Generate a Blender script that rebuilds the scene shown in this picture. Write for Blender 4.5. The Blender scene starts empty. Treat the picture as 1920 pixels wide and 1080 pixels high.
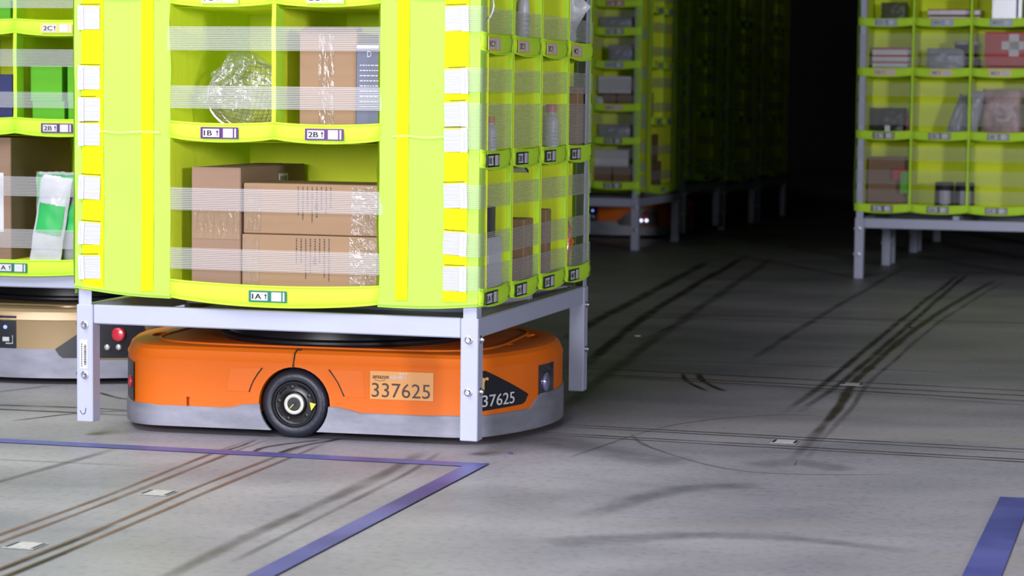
import bpy, bmesh, math, random
from mathutils import Matrix, Vector, noise, Euler

random.seed(7)
PI = math.pi
scn = bpy.context.scene
COL = scn.collection

# ------------------------------------------------------------------ camera
F_PX, PITCH, ROLL, CAM_H = 4509.0, 0.0788, 0.0113, 0.819
cd = bpy.data.cameras.new('camera'); cam = bpy.data.objects.new('camera', cd); COL.objects.link(cam)
cd.sensor_width = 36.0; cd.lens = F_PX / 1920 * 36
cam.matrix_world = Matrix.Translation((0, 0, CAM_H)) @ Matrix.Rotation(PI / 2 - PITCH, 4, 'X') @ Matrix.Rotation(ROLL, 4, 'Z')
cd.dof.use_dof = True; cd.dof.focus_distance = 5.6; cd.dof.aperture_fstop = 6.5
cd.clip_end = 200
scn.camera = cam

# ------------------------------------------------------------------ world, lamps, exposure
w = bpy.data.worlds.new('world'); scn.world = w; w.use_nodes = True
w.node_tree.nodes['Background'].inputs[0].default_value = (0.75, 0.85, 1.0, 1)
w.node_tree.nodes['Background'].inputs[1].default_value = 0.03

def area(name, loc, target, sx, sy, power, color=(1, 1, 1)):
    l = bpy.data.lights.new(name, 'AREA'); l.shape = 'RECTANGLE'; l.size = sx; l.size_y = sy
    l.energy = power; l.color = color
    o = bpy.data.objects.new(name, l); COL.objects.link(o); o.location = loc
    o.rotation_euler = (Vector(target) - Vector(loc)).to_track_quat('-Z', 'Y').to_euler()
    return o
area('dock_window_light', (-2.7, -1.8, 1.95), (-0.5, 6.0, 0.6), 3.2, 2.2, 600, (0.94, 0.93, 1.0))
area('overhead_fill_light', (-3.1, 2.4, 5.2), (-2.1, 3.2, 0.0), 4.0, 3.2, 530, (0.93, 0.92, 1.0))  # added overhead fill that brightens the near floor
area('right_fill_light', (5.5, -3.0, 1.6), (0.6, 7.0, 0.7), 1.0, 0.9, 470, (0.93, 0.93, 1.0))  # added fill for the right pods and the near pod's side

scn.view_settings.view_transform = 'Standard'; scn.view_settings.look = 'None'
scn.view_settings.exposure = 0.0; scn.view_settings.gamma = 1.0
scn.view_settings.use_curve_mapping = False

# ------------------------------------------------------------------ materials
MATS = {}
def mat(name, color, rough=0.6, metal=0.0, bump=None, trans=0.0, var=None, spec=0.5, coat=0.0, emit=None):
    if name in MATS: return MATS[name]
    m = bpy.data.materials.new(name); m.use_nodes = True; MATS[name] = m
    nt = m.node_tree; N = nt.nodes; L = nt.links
    b = N['Principled BSDF']; out = N['Material Output']
    b.inputs['Base Color'].default_value = (*color, 1)
    b.inputs['Roughness'].default_value = rough; b.inputs['Metallic'].default_value = metal
    b.inputs['Specular IOR Level'].default_value = spec
    b.inputs['Coat Weight'].default_value = coat
    tc = N.new('ShaderNodeTexCoord')
    if var:       # (scale xyz, dark factor)
        sc, amt = var
        mp = N.new('ShaderNodeMapping'); mp.inputs['Scale'].default_value = sc
        L.new(tc.outputs['Object'], mp.inputs[0])
        n = N.new('ShaderNodeTexNoise'); n.inputs['Scale'].default_value = 1; n.inputs['Detail'].default_value = 6
        L.new(mp.outputs[0], n.inputs['Vector'])
        r = N.new('ShaderNodeValToRGB'); r.color_ramp.elements[0].position = .3; r.color_ramp.elements[1].position = .7
        r.color_ramp.elements[0].color = (*[c * (1 - amt) for c in color], 1)
        r.color_ramp.elements[1].color = (*[min(1, c * (1 + amt * .5)) for c in color], 1)
        L.new(n.outputs['Fac'], r.inputs[0]); L.new(r.outputs[0], b.inputs['Base Color'])
    if bump:      # (scale xyz, strength)
        sc, st = bump
        mp2 = N.new('ShaderNodeMapping'); mp2.inputs['Scale'].default_value = sc
        L.new(tc.outputs['Object'], mp2.inputs[0])
        n2 = N.new('ShaderNodeTexNoise'); n2.inputs['Scale'].default_value = 1; n2.inputs['Detail'].default_value = 4
        L.new(mp2.outputs[0], n2.inputs['Vector'])
        bp = N.new('ShaderNodeBump'); bp.inputs['Strength'].default_value = st; bp.inputs['Distance'].default_value = 0.01
        L.new(n2.outputs['Fac'], bp.inputs['Height']); L.new(bp.outputs[0], b.inputs['Normal'])
    if trans:
        t = N.new('ShaderNodeBsdfTranslucent'); t.inputs[0].default_value = (*color, 1)
        mx = N.new('ShaderNodeMixShader'); mx.inputs[0].default_value = trans
        L.new(b.outputs[0], mx.inputs[1]); L.new(t.outputs[0], mx.inputs[2]); L.new(mx.outputs[0], out.inputs[0])
    if emit:
        b.inputs['Emission Color'].default_value = (*emit[:3], 1); b.inputs['Emission Strength'].default_value = emit[3]
    return m

LIME = mat('lime_fabric', (0.87, 0.98, 0.055), .75, bump=((14, 14, 3), .35), trans=.22, spec=.2)  # same fabric as the panels, colour raised for the shaded bin interiors
LIMEP = mat('lime_fabric_panel', (0.54, 0.86, 0.12), .7, bump=((9, 9, 5), .2), trans=.30, spec=.25)  # brightly lit copy of the fabric, overexposed tone put into its colour
LIMEL = mat('lime_fabric_lip', (0.61, 0.96, 0.055), .7, bump=((9, 9, 5), .2), trans=.15, spec=.3)
YEL = mat('yellow_webbing', (0.80, 0.80, 0.002), .75, bump=((300, 300, 300), .2), spec=.2)
PAINT = mat('grey_painted_steel', (0.40, 0.425, 0.56), .45, bump=((60, 60, 60), .04), var=((5, 5, 5), .05))
BOLT = mat('zinc_bolt', (0.6, 0.6, 0.66), .3, metal=1)
DARKHOLE = mat('dark_hole', (0.01, 0.01, 0.012), .6)
WHITE = mat('white_print', (0.58, 0.58, 0.62), .55)
TAB = mat('white_woven_tab', (0.48, 0.49, 0.48), .8, bump=((10, 10, 500), .3))
TABP = mat('white_care_print', (0.62, 0.62, 0.65), .6)
INK = mat('black_ink', (0.02, 0.02, 0.03), .5)
INKB = mat('brown_ink', (0.035, 0.012, 0.008), .5)
INKL = mat('pale_blue_ink', (0.35, 0.37, 0.55), .6)
CARD = mat('cardboard', (0.25, 0.155, 0.105), .8, var=((3, 3, 60), .06))
CARDT = mat('cardboard_tan', (0.29, 0.18, 0.10), .75, var=((3, 3, 60), .06))
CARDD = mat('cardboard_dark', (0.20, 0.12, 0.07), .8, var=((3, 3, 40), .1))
TAPE = mat('clear_packing_tape', (0.28, 0.19, 0.12), .12, coat=.8, bump=((60, 60, 20), .4))
NAVY = mat('navy_card', (0.012, 0.018, 0.10), .4)
PURP = mat('purple_card', (0.045, 0.018, 0.09), .35)
SLATE = mat('slate_blue_card', (0.10, 0.11, 0.17), .45)
GRN = mat('bright_green_card', (0.10, 0.38, 0.018), .6, spec=.2)
GRN2 = mat('green_print', (0.03, 0.42, 0.10), .5)
WPL = mat('white_plastic', (0.56, 0.57, 0.63), .35, bump=((30, 30, 30), .3))
WBT = mat('white_bottle_plastic', (0.60, 0.60, 0.66), .35)
PINK = mat('pink_cap', (0.72, 0.16, 0.22), .4)
ORC = mat('orange_cap', (0.75, 0.18, 0.04), .4)
RED = mat('red_card', (0.40, 0.006, 0.006), .5)
REDB = mat('red_button', (0.50, 0.02, 0.04), .25, coat=.5)
BLK = mat('black_plastic', (0.012, 0.013, 0.018), .35)
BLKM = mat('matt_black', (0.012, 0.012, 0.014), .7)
GREYP = mat('grey_plastic_bag', (0.30, 0.31, 0.38), .35, bump=((25, 25, 12), .8))
PINKBAG = mat('pinkish_film', (0.50, 0.36, 0.38), .3, bump=((25, 25, 12), .8), var=((14, 14, 14), .5))
RUB = mat('black_rubber', (0.014, 0.016, 0.028), .42, bump=((90, 90, 90), .08))
RIM = mat('black_rim', (0.008, 0.008, 0.01), .3, metal=.3)
HUBR = mat('hub_ring_metal', (0.55, 0.54, 0.48), .45, metal=.2)
ORA = mat('orange_shell', (0.66, 0.130, 0.006), .48, spec=.3, bump=((80, 80, 80), .03), var=((4, 4, 4), .06))
ORAD = mat('orange_recess', (0.62, 0.10, 0.006), .5)
GOLD = mat('gold_shell', (0.33, 0.235, 0.12), .38, metal=.3, coat=.15)
ALU = mat('cast_aluminium', (0.25, 0.255, 0.31), .5, metal=.3, var=((9, 9, 30), .25), bump=((60, 60, 60), .05))
TAN = mat('tan_number_plate', (0.62, 0.28, 0.075), .45)
TANT = mat('tan_ink', (0.80, 0.45, 0.12), .5)
YTRI = mat('yellow_green_mark', (0.62, 0.75, 0.05), .5)
WIRE = mat('brown_wire', (0.22, 0.11, 0.05), .4)
ORFOOD = mat('orange_snack_print', (0.75, 0.16, 0.03), .3, var=((60, 60, 60), .7), coat=.6)
CHIPB = mat('blue_chip', (0.03, 0.05, 0.25), .5)
LBL = {'A': mat('label_green', (0.012, 0.15, 0.105), .35), 'B': mat('label_purple', (0.085, 0.014, 0.15), .35),
       'C': mat('label_peach', (0.82, 0.52, 0.16), .4), 'D': mat('label_blue', (0.14, 0.2, 0.55), .35),
       'E': mat('label_slate', (0.14, 0.14, 0.24), .35), 'F': mat('label_red', (0.5, 0.03, 0.04), .35)}
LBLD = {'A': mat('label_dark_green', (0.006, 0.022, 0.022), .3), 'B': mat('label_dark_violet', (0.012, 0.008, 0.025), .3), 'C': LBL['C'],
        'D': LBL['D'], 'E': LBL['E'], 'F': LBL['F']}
LED_W = mat('lit_white_lamp', (1, 1, 1), .3, emit=(0.85, 0.8, 1.0, 2.2))
LED_B = mat('lit_blue_lamp', (0.1, 0.1, 1), .3, emit=(0.2, 0.3, 1.0, 2.0))
LAMPOFF = mat('chrome_button', (0.85, 0.83, 0.82), .15, metal=.8)
GLASS = mat('dark_sensor_glass', (0.01, 0.012, 0.02), .08, coat=1)
LENS = mat('sensor_lens', (0.25, 0.25, 0.42), .15, metal=.6)

def strap_mat(name='clear_elastic_threads', lo=.17, hi=.66):
    m = bpy.data.materials.new(name); m.use_nodes = True
    nt = m.node_tree; N = nt.nodes; L = nt.links
    b = N['Principled BSDF']; b.inputs['Base Color'].default_value = (0.70, 0.70, 0.73, 1); b.inputs['Roughness'].default_value = .35
    tc = N.new('ShaderNodeTexCoord'); sx = N.new('ShaderNodeSeparateXYZ'); L.new(tc.outputs['Object'], sx.inputs[0])
    m1 = N.new('ShaderNodeMath'); m1.operation = 'MULTIPLY'; m1.inputs[1].default_value = 2 * PI / .0042; L.new(sx.outputs['Z'], m1.inputs[0])
    m2 = N.new('ShaderNodeMath'); m2.operation = 'SINE'; L.new(m1.outputs[0], m2.inputs[0])
    mr = N.new('ShaderNodeMapRange'); L.new(m2.outputs[0], mr.inputs[0])
    mr.inputs[1].default_value = -.2; mr.inputs[2].default_value = .7; mr.inputs[3].default_value = lo; mr.inputs[4].default_value = hi
    t = N.new('ShaderNodeBsdfTransparent'); mx = N.new('ShaderNodeMixShader')
    tl = N.new('ShaderNodeBsdfTranslucent'); tl.inputs[0].default_value = (0.70, 0.70, 0.73, 1)
    m0 = N.new('ShaderNodeMixShader'); m0.inputs[0].default_value = .25; L.new(b.outputs[0], m0.inputs[1]); L.new(tl.outputs[0], m0.inputs[2])
    L.new(mr.outputs[0], mx.inputs[0]); L.new(t.outputs[0], mx.inputs[1]); L.new(m0.outputs[0], mx.inputs[2])
    L.new(mx.outputs[0], N['Material Output'].inputs[0])
    return m
STRAP = strap_mat()
STRAP2 = strap_mat('dim_elastic_threads', .07, .36)  # same straps as above, thinned to stand for weak light on far pods

def film_mat(name, tint, alpha, scale=22):
    m = bpy.data.materials.new(name); m.use_nodes = True
    nt = m.node_tree; N = nt.nodes; L = nt.links
    b = N['Principled BSDF']; b.inputs['Base Color'].default_value = (*tint, 1); b.inputs['Roughness'].default_value = .12
    b.inputs['Specular IOR Level'].default_value = .9
    tc = N.new('ShaderNodeTexCoord'); n = N.new('ShaderNodeTexNoise'); n.inputs['Scale'].default_value = scale; n.inputs['Detail'].default_value = 3
    n.inputs['Distortion'].default_value = 1.5
    L.new(tc.outputs['Object'], n.inputs['Vector'])
    bp = N.new('ShaderNodeBump'); bp.inputs['Strength'].default_value = 1; bp.inputs['Distance'].default_value = .02
    L.new(n.outputs['Fac'], bp.inputs['Height']); L.new(bp.outputs[0], b.inputs['Normal'])
    g = N.new('ShaderNodeBsdfGlossy'); g.inputs['Roughness'].default_value = .1; L.new(bp.outputs[0], g.inputs['Normal'])
    t = N.new('ShaderNodeBsdfTransparent')
    m1 = N.new('ShaderNodeMixShader'); m1.inputs[0].default_value = alpha; L.new(t.outputs[0], m1.inputs[1]); L.new(b.outputs[0], m1.inputs[2])
    m2 = N.new('ShaderNodeMixShader'); m2.inputs[0].default_value = .16; L.new(m1.outputs[0], m2.inputs[1]); L.new(g.outputs[0], m2.inputs[2])
    L.new(m2.outputs[0], N['Material Output'].inputs[0])
    return m
FILM = film_mat('clear_plastic_film', (0.75, 0.75, 0.8), .10)
FILM2 = film_mat('clear_shrink_wrap', (0.8, 0.8, 0.85), .05, 35)

def concrete():
    m = bpy.data.materials.new('polished_concrete'); m.use_nodes = True
    nt = m.node_tree; N = nt.nodes; L = nt.links; b = N['Principled BSDF']
    tc = N.new('ShaderNodeTexCoord')
    def ns(sc, scale3=(1, 1, 1), det=6, dist=0):
        mp = N.new('ShaderNodeMapping'); mp.inputs['Scale'].default_value = scale3; mp.inputs['Rotation'].default_value = (0, 0, .27)
        L.new(tc.outputs['Object'], mp.inputs[0]); n = N.new('ShaderNodeTexNoise')
        n.inputs['Scale'].default_value = sc; n.inputs['Detail'].default_value = det; n.inputs['Distortion'].default_value = dist
        L.new(mp.outputs[0], n.inputs['Vector']); return n
    n1 = ns(2.0, (.8, 1.3, 1), 12, .3)
    r1 = N.new('ShaderNodeValToRGB'); e = r1.color_ramp.elements
    e[0].position = .32; e[0].color = (.225, .222, .255, 1); e[1].position = .68; e[1].color = (.355, .345, .375, 1)
    L.new(n1.outputs['Fac'], r1.inputs[0])
    n2 = ns(1.8, (.8, 1.3, 1), 10, .5)          # long soft smears
    r2 = N.new('ShaderNodeValToRGB'); r2.color_ramp.elements[0].position = .34; r2.color_ramp.elements[0].color = (.78, .78, .80, 1)
    r2.color_ramp.elements[1].position = .55; r2.color_ramp.elements[1].color = (1, 1, 1, 1)
    L.new(n2.outputs['Fac'], r2.inputs[0])
    mx = N.new('ShaderNodeMix'); mx.data_type = 'RGBA'; mx.blend_type = 'MULTIPLY'; mx.inputs[0].default_value = .7
    L.new(r1.outputs[0], mx.inputs[6]); L.new(r2.outputs[0], mx.inputs[7])
    n3 = ns(55, (1, 1, 1), 3)
    r3 = N.new('ShaderNodeValToRGB'); r3.color_ramp.elements[0].position = .30; r3.color_ramp.elements[0].color = (.72, .72, .72, 1)
    r3.color_ramp.elements[1].position = .5; r3.color_ramp.elements[1].color = (1, 1, 1, 1)
    L.new(n3.outputs['Fac'], r3.inputs[0])
    mx2 = N.new('ShaderNodeMix'); mx2.data_type = 'RGBA'; mx2.blend_type = 'MULTIPLY'; mx2.inputs[0].default_value = .7
    L.new(mx.outputs[2], mx2.inputs[6]); L.new(r3.outputs[0], mx2.inputs[7])
    n4 = ns(.9, (.5, 2.2, 1), 5, .8)            # tan stains
    r4 = N.new('ShaderNodeValToRGB'); r4.color_ramp.elements[0].position = .56; r4.color_ramp.elements[0].color = (0, 0, 0, 1)
    r4.color_ramp.elements[1].position = .72; r4.color_ramp.elements[1].color = (.5, .5, .5, 1)
    L.new(n4.outputs['Fac'], r4.inputs[0])
    mx3 = N.new('ShaderNodeMix'); mx3.data_type = 'RGBA'; mx3.inputs[7].default_value = (.29, .255, .22, 1)
    L.new(r4.outputs[0], mx3.inputs[0]); L.new(mx2.outputs[2], mx3.inputs[6]); L.new(mx3.outputs[2], b.inputs['Base Color'])
    rr = N.new('ShaderNodeMapRange'); L.new(n2.outputs['Fac'], rr.inputs[0]); rr.inputs[3].default_value = .34; rr.inputs[4].default_value = .62
    L.new(rr.outputs[0], b.inputs['Roughness']); b.inputs['Specular IOR Level'].default_value = .35
    bp = N.new('ShaderNodeBump'); bp.inputs['Strength'].default_value = .12; bp.inputs['Distance'].default_value = .004
    L.new(n3.outputs['Fac'], bp.inputs['Height']); L.new(bp.outputs[0], b.inputs['Normal'])
    return m
CONC = concrete()

def mark_mat(name, color, alpha, scale, rough=.55):   # worn flat mark with ragged cover
    m = bpy.data.materials.new(name); m.use_nodes = True
    nt = m.node_tree; N = nt.nodes; L = nt.links; b = N['Principled BSDF']
    b.inputs['Base Color'].default_value = (*color, 1); b.inputs['Roughness'].default_value = rough
    tc = N.new('ShaderNodeTexCoord'); n = N.new('ShaderNodeTexNoise'); n.inputs['Scale'].default_value = scale; n.inputs['Detail'].default_value = 6
    L.new(tc.outputs['Object'], n.inputs['Vector'])
    mr = N.new('ShaderNodeMapRange'); L.new(n.outputs['Fac'], mr.inputs[0]); mr.inputs[1].default_value = .32; mr.inputs[2].default_value = .62
    mr.inputs[3].default_value = alpha * .45; mr.inputs[4].default_value = alpha
    # soft edges across the strip: UV.y 0..1
    sx = N.new('ShaderNodeSeparateXYZ'); L.new(tc.outputs['UV'], sx.inputs[0])
    pp = N.new('ShaderNodeMath'); pp.operation = 'PINGPONG'; pp.inputs[1].default_value = .5; L.new(sx.outputs['Y'], pp.inputs[0])
    e = N.new('ShaderNodeMapRange'); L.new(pp.outputs[0], e.inputs[0]); e.inputs[1].default_value = 0; e.inputs[2].default_value = .35
    mu0 = N.new('ShaderNodeMath'); mu0.operation = 'MULTIPLY'; L.new(mr.outputs[0], mu0.inputs[0]); L.new(e.outputs[0], mu0.inputs[1])
    px = N.new('ShaderNodeMath'); px.operation = 'PINGPONG'; px.inputs[1].default_value = .5; L.new(sx.outputs['X'], px.inputs[0])
    ex = N.new('ShaderNodeMapRange'); L.new(px.outputs[0], ex.inputs[0]); ex.inputs[1].default_value = 0; ex.inputs[2].default_value = .16
    mu = N.new('ShaderNodeMath'); mu.operation = 'MULTIPLY'; L.new(mu0.outputs[0], mu.inputs[0]); L.new(ex.outputs[0], mu.inputs[1])
    t = N.new('ShaderNodeBsdfTransparent'); mx = N.new('ShaderNodeMixShader')
    L.new(mu.outputs[0], mx.inputs[0]); L.new(t.outputs[0], mx.inputs[1]); L.new(b.outputs[0], mx.inputs[2]); L.new(mx.outputs[0], N['Material Output'].inputs[0])
    return m
TRK = mark_mat('tyre_mark_black', (.012, .011, .010), .80, 9)
TRKB = mark_mat('tyre_mark_brown', (.045, .032, .018), .95, 9)
TRKR = mark_mat('tyre_mark_reflected_orange', (.17, .075, .045), .8, 6)  # tyre mark with the robot's orange reflection mixed into its colour
TRKF = mark_mat('tyre_mark_faint', (.05, .045, .04), .42, 5)
SMEAR = mark_mat('dark_smear', (.06, .06, .07), .30, 9)

def tape_mat():
    m = bpy.data.materials.new('blue_floor_tape'); m.use_nodes = True
    nt = m.node_tree; N = nt.nodes; L = nt.links; b = N['Principled BSDF']
    tc = N.new('ShaderNodeTexCoord'); n = N.new('ShaderNodeTexNoise'); n.inputs['Scale'].default_value = 4; n.inputs['Detail'].default_value = 7
    L.new(tc.outputs['Object'], n.inputs['Vector'])
    r = N.new('ShaderNodeValToRGB'); e = r.color_ramp.elements
    e[0].position = .34; e[0].color = (.035, .04, .20, 1); e[1].position = .66; e[1].color = (.10, .11, .36, 1)
    L.new(n.outputs['Fac'], r.inputs[0]); L.new(r.outputs[0], b.inputs['Base Color']); b.inputs['Roughness'].default_value = .4
    return m
TAPEB = tape_mat()
UNLIT = mat('unlit_wall', (.012, .012, .013), .9, bump=((3, 3, 3), .1))  # near black stands in for the darkness of the unlit hall

# ------------------------------------------------------------------ mesh helpers
class MB:
    def __init__(s): s.v = []; s.f = []; s.m = []; s.uv = None
    def add(s, vs, fs, m=0):
        o = len(s.v); s.v += [tuple(v) for v in vs]
        for f in fs: s.f.append(tuple(i + o for i in f)); s.m.append(m)
        return s
    def box(s, x0, x1, y0, y1, z0, z1, m=0, T=None):
        vs = [Vector(p) for p in ((x0, y0, z0), (x1, y0, z0), (x1, y1, z0), (x0, y1, z0), (x0, y0, z1), (x1, y0, z1), (x1, y1, z1), (x0, y1, z1))]
        if T: vs = [T @ v for v in vs]
        return s.add(vs, [(0, 3, 2, 1), (4, 5, 6, 7), (0, 1, 5, 4), (1, 2, 6, 5), (2, 3, 7, 6), (3, 0, 4, 7)], m)
    def cbox(s, x0, x1, y0, y1, z0, z1, c=.003, m=0, T=None):   # chamfered box
        bm = bmesh.new(); bmesh.ops.create_cube(bm, size=1)
        for v in bm.verts:
            v.co = Vector(((x0 + x1) / 2 + v.co.x * (x1 - x0), (y0 + y1) / 2 + v.co.y * (y1 - y0), (z0 + z1) / 2 + v.co.z * (z1 - z0)))
        bmesh.ops.bevel(bm, geom=bm.edges[:], offset=c, segments=1, affect='EDGES', profile=.5)
        bm.verts.index_update()
        vs = [(T @ v.co if T else v.co.copy()) for v in bm.verts]; fs = [tuple(v.index for v in f.verts) for f in bm.faces]; bm.free()
        return s.add(vs, fs, m)
    def grid(s, fn, nu, nv, m=0, thick=None):
        P = [[Vector(fn(i / nu, j / nv)) for j in range(nv + 1)] for i in range(nu + 1)]
        idx = lambda i, j: i * (nv + 1) + j
        vs = [p for r in P for p in r]
        fs = [(idx(i, j), idx(i + 1, j), idx(i + 1, j + 1), idx(i, j + 1)) for i in range(nu) for j in range(nv)]
        if not thick: return s.add(vs, fs, m)
        n = len(vs); t = Vector(thick)
        vs2 = vs + [p + t for p in vs]; fs2 = list(fs) + [tuple(n + k for k in reversed(f)) for f in fs]
        for i in range(nu):
            fs2.append((idx(i, 0), n + idx(i, 0), n + idx(i + 1, 0), idx(i + 1, 0)))
            fs2.append((idx(i, nv), idx(i + 1, nv), n + idx(i + 1, nv), n + idx(i, nv)))
        for j in range(nv):
            fs2.append((idx(0, j), idx(0, j + 1), n + idx(0, j + 1), n + idx(0, j)))
            fs2.append((idx(nu, j), n + idx(nu, j), n + idx(nu, j + 1), idx(nu, j + 1)))
        return s.add(vs2, fs2, m)
    def lathe(s, prof, n=24, m=0, T=None, cap=True):      # prof (r, h) around z ; T maps
        vs = []; fs = []; k = len(prof)
        for i in range(n):
            a = 2 * PI * i / n
            for r, h in prof: vs.append(Vector((r * math.cos(a), r * math.sin(a), h)))
        for i in range(n):
            for j in range(k - 1):
                a, b_ = i * k + j, ((i + 1) % n) * k + j
                fs.append((a, b_, b_ + 1, a + 1))
        if cap:
            fs.append(tuple(i * k for i in reversed(range(n)))); fs.append(tuple(i * k + k - 1 for i in range(n)))
        if T: vs = [T @ v for v in vs]
        return s.add(vs, fs, m)
    def tube(s, pts, r, n=6, m=0, closed=False):
        pts = [Vector(p) for p in pts]; vs = []; fs = []; K = len(pts)
        for i, p in enumerate(pts):
            a = pts[(i - 1) % K] if (closed or i) else p; b_ = pts[(i + 1) % K] if (closed or i < K - 1) else p
            d = (b_ - a).normalized(); q = d.to_track_quat('Z', 'Y')
            for j in range(n):
                t = 2 * PI * j / n; vs.append(p + q @ Vector((r * math.cos(t), r * math.sin(t), 0)))
        for i in range(K if closed else K - 1):
            for j in range(n):
                a, b_ = i * n + j, i * n + (j + 1) % n; c, d = ((i + 1) % K) * n + j, ((i + 1) % K) * n + (j + 1) % n
                fs.append((a, b_, d, c))
        if not closed: fs.append(tuple(reversed(range(n)))); fs.append(tuple((K - 1) * n + j for j in range(n)))
        return s.add(vs, fs, m)
    def poly(s, pts, thick=None, m=0):
        pts = [Vector(p) for p in pts]; n = len(pts)
        if not thick: return s.add(pts, [tuple(range(n))], m)
        t = Vector(thick)
        return s.add(pts + [p + t for p in pts], [tuple(reversed(range(n))), tuple(range(n, 2 * n))] + [(i, (i + 1) % n, n + (i + 1) % n, n + i) for i in range(n)], m)
    def mapped(s, fn): s.v = [tuple(fn(Vector(v))) for v in s.v]; return s
    def build(s, name, mats, parent=None, smooth=False, fix=True, bevel=0, sub=0):
        me = bpy.data.meshes.new(name); me.from_pydata(s.v, [], s.f)
        mats = mats if isinstance(mats, (list, tuple)) else [mats]
        for m_ in mats: me.materials.append(m_)
        for p, mi in zip(me.polygons, s.m): p.material_index = mi
        if fix:
            bm = bmesh.new(); bm.from_mesh(me); bmesh.ops.recalc_face_normals(bm, faces=bm.faces); bm.to_mesh(me); bm.free()
        if smooth: me.shade_smooth()
        if smooth == 'auto': me.set_sharp_from_angle(angle=.6)
        o = bpy.data.objects.new(name, me); COL.objects.link(o)
        if parent: o.parent = parent
        if bevel:
            b = o.modifiers.new('bevel', 'BEVEL'); b.width = bevel; b.segments = 2; b.limit_method = 'ANGLE'
        if sub:
            b = o.modifiers.new('subd', 'SUBSURF'); b.levels = sub; b.render_levels = sub
        return o

def tag(o, label=None, cat=None, group=None, kind=None):
    if label: o['label'] = label
    if cat: o['category'] = cat
    if group: o['group'] = group
    if kind: o['kind'] = kind
    return o
def empty(name, loc=(0, 0, 0), rz=0.0):
    o = bpy.data.objects.new(name, None); COL.objects.link(o); o.empty_display_size = .05
    o.location = loc; o.rotation_euler = (0, 0, rz); return o
def kids(o): return [c for c in bpy.data.objects if c.parent == o]
def copy_tree(o, parent=None):
    c = o.copy(); COL.objects.link(c); c.parent = parent
    for ch in kids(o): copy_tree(ch, c)
    return c

_tc = {}
def text_geo(s, h=1.0, sx=1.0):     # flat text, cap height h, origin left-bottom; returns verts, faces, width
    if s not in _tc:
        cu = bpy.data.curves.new('t', 'FONT'); cu.body = s; cu.resolution_u = 3; cu.size = 1
        ob = bpy.data.objects.new('t', cu); COL.objects.link(ob)
        dg = bpy.context.evaluated_depsgraph_get(); me = bpy.data.meshes.new_from_object(ob.evaluated_get(dg))
        vs = [v.co.copy() for v in me.vertices]; fs = [tuple(p.vertices) for p in me.polygons]
        bpy.data.objects.remove(ob); bpy.data.curves.remove(cu); bpy.data.meshes.remove(me)
        x0 = min(v.x for v in vs); x1 = max(v.x for v in vs)
        _tc[s] = ([Vector((v.x - x0, v.y, 0)) for v in vs], fs, x1 - x0)
    vs, fs, w_ = _tc[s]; k = h / .70
    return [Vector((v.x * k * sx, v.y * k, 0)) for v in vs], fs, w_ * k * sx
def add_text(mb, s, fn, x, y, h, m, sx=1.0, bold=0):   # fn maps (x,y) plane coords to 3D
    vs, fs, w_ = text_geo(s, h, sx)
    mb.add([fn(v.x + x, v.y + y) for v in vs], fs, m)
    if bold: mb.add([fn(v.x + x + bold, v.y + y) + (fn(0, 0) - fn(0, 0)) for v in vs], fs, m)
    return w_

def bool_cut(o, cutters):
    for c in cutters:
        mo = o.modifiers.new('cut', 'BOOLEAN'); mo.operation = 'DIFFERENCE'; mo.object = c; mo.solver = 'EXACT'
    bpy.context.view_layer.update()
    dg = bpy.context.evaluated_depsgraph_get(); me = bpy.data.meshes.new_from_object(o.evaluated_get(dg))
    o.modifiers.clear(); old = o.data; o.data = me; bpy.data.meshes.remove(old)
    for c in cutters: bpy.data.objects.remove(c)

# ------------------------------------------------------------------ structure
def struct(name, mb, m):
    o = mb.build(name, m); tag(o, kind='structure'); return o
FLOOR = struct('floor', MB().box(-14, 14, -6, 30, -.2, 0), CONC)
struct('wall_back', MB().box(-14, 14, 30, 30.2, 0, 4.5), UNLIT)
struct('wall_left', MB().box(-14.2, -14, -6, 30, 0, 4.5), UNLIT)
struct('wall_right', MB().box(14, 14.2, -6, 30, 0, 4.5), UNLIT)
struct('ceiling', MB().box(-14, 14, 7.0, 30, 2.45, 2.75), UNLIT)      # unseen slab, added so overhead light stops short of the back

# ------------------------------------------------------------------ pods
W, D = 1.0, 1.05
PANW = .245
class Face:
    def __init__(s, k): s.k = k; s.w = W if k in ('-y', '+y') else D; s.rz = {'-y': 0, '+x': PI / 2, '-x': -PI / 2, '+y': PI}[k]
    def __call__(s, u, d, z):
        k = s.k
        if k == '-y': return Vector((u - W / 2, -D / 2 + d, z))
        if k == '+x': return Vector((W / 2 - d, u - D / 2, z))
        if k == '-x': return Vector((-W / 2 + d, D / 2 - u, z))
        return Vector((W / 2 - u, D / 2 - d, z))
def nz(x, y=0., z=0.): return noise.noise(Vector((x, y, z)))

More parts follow.
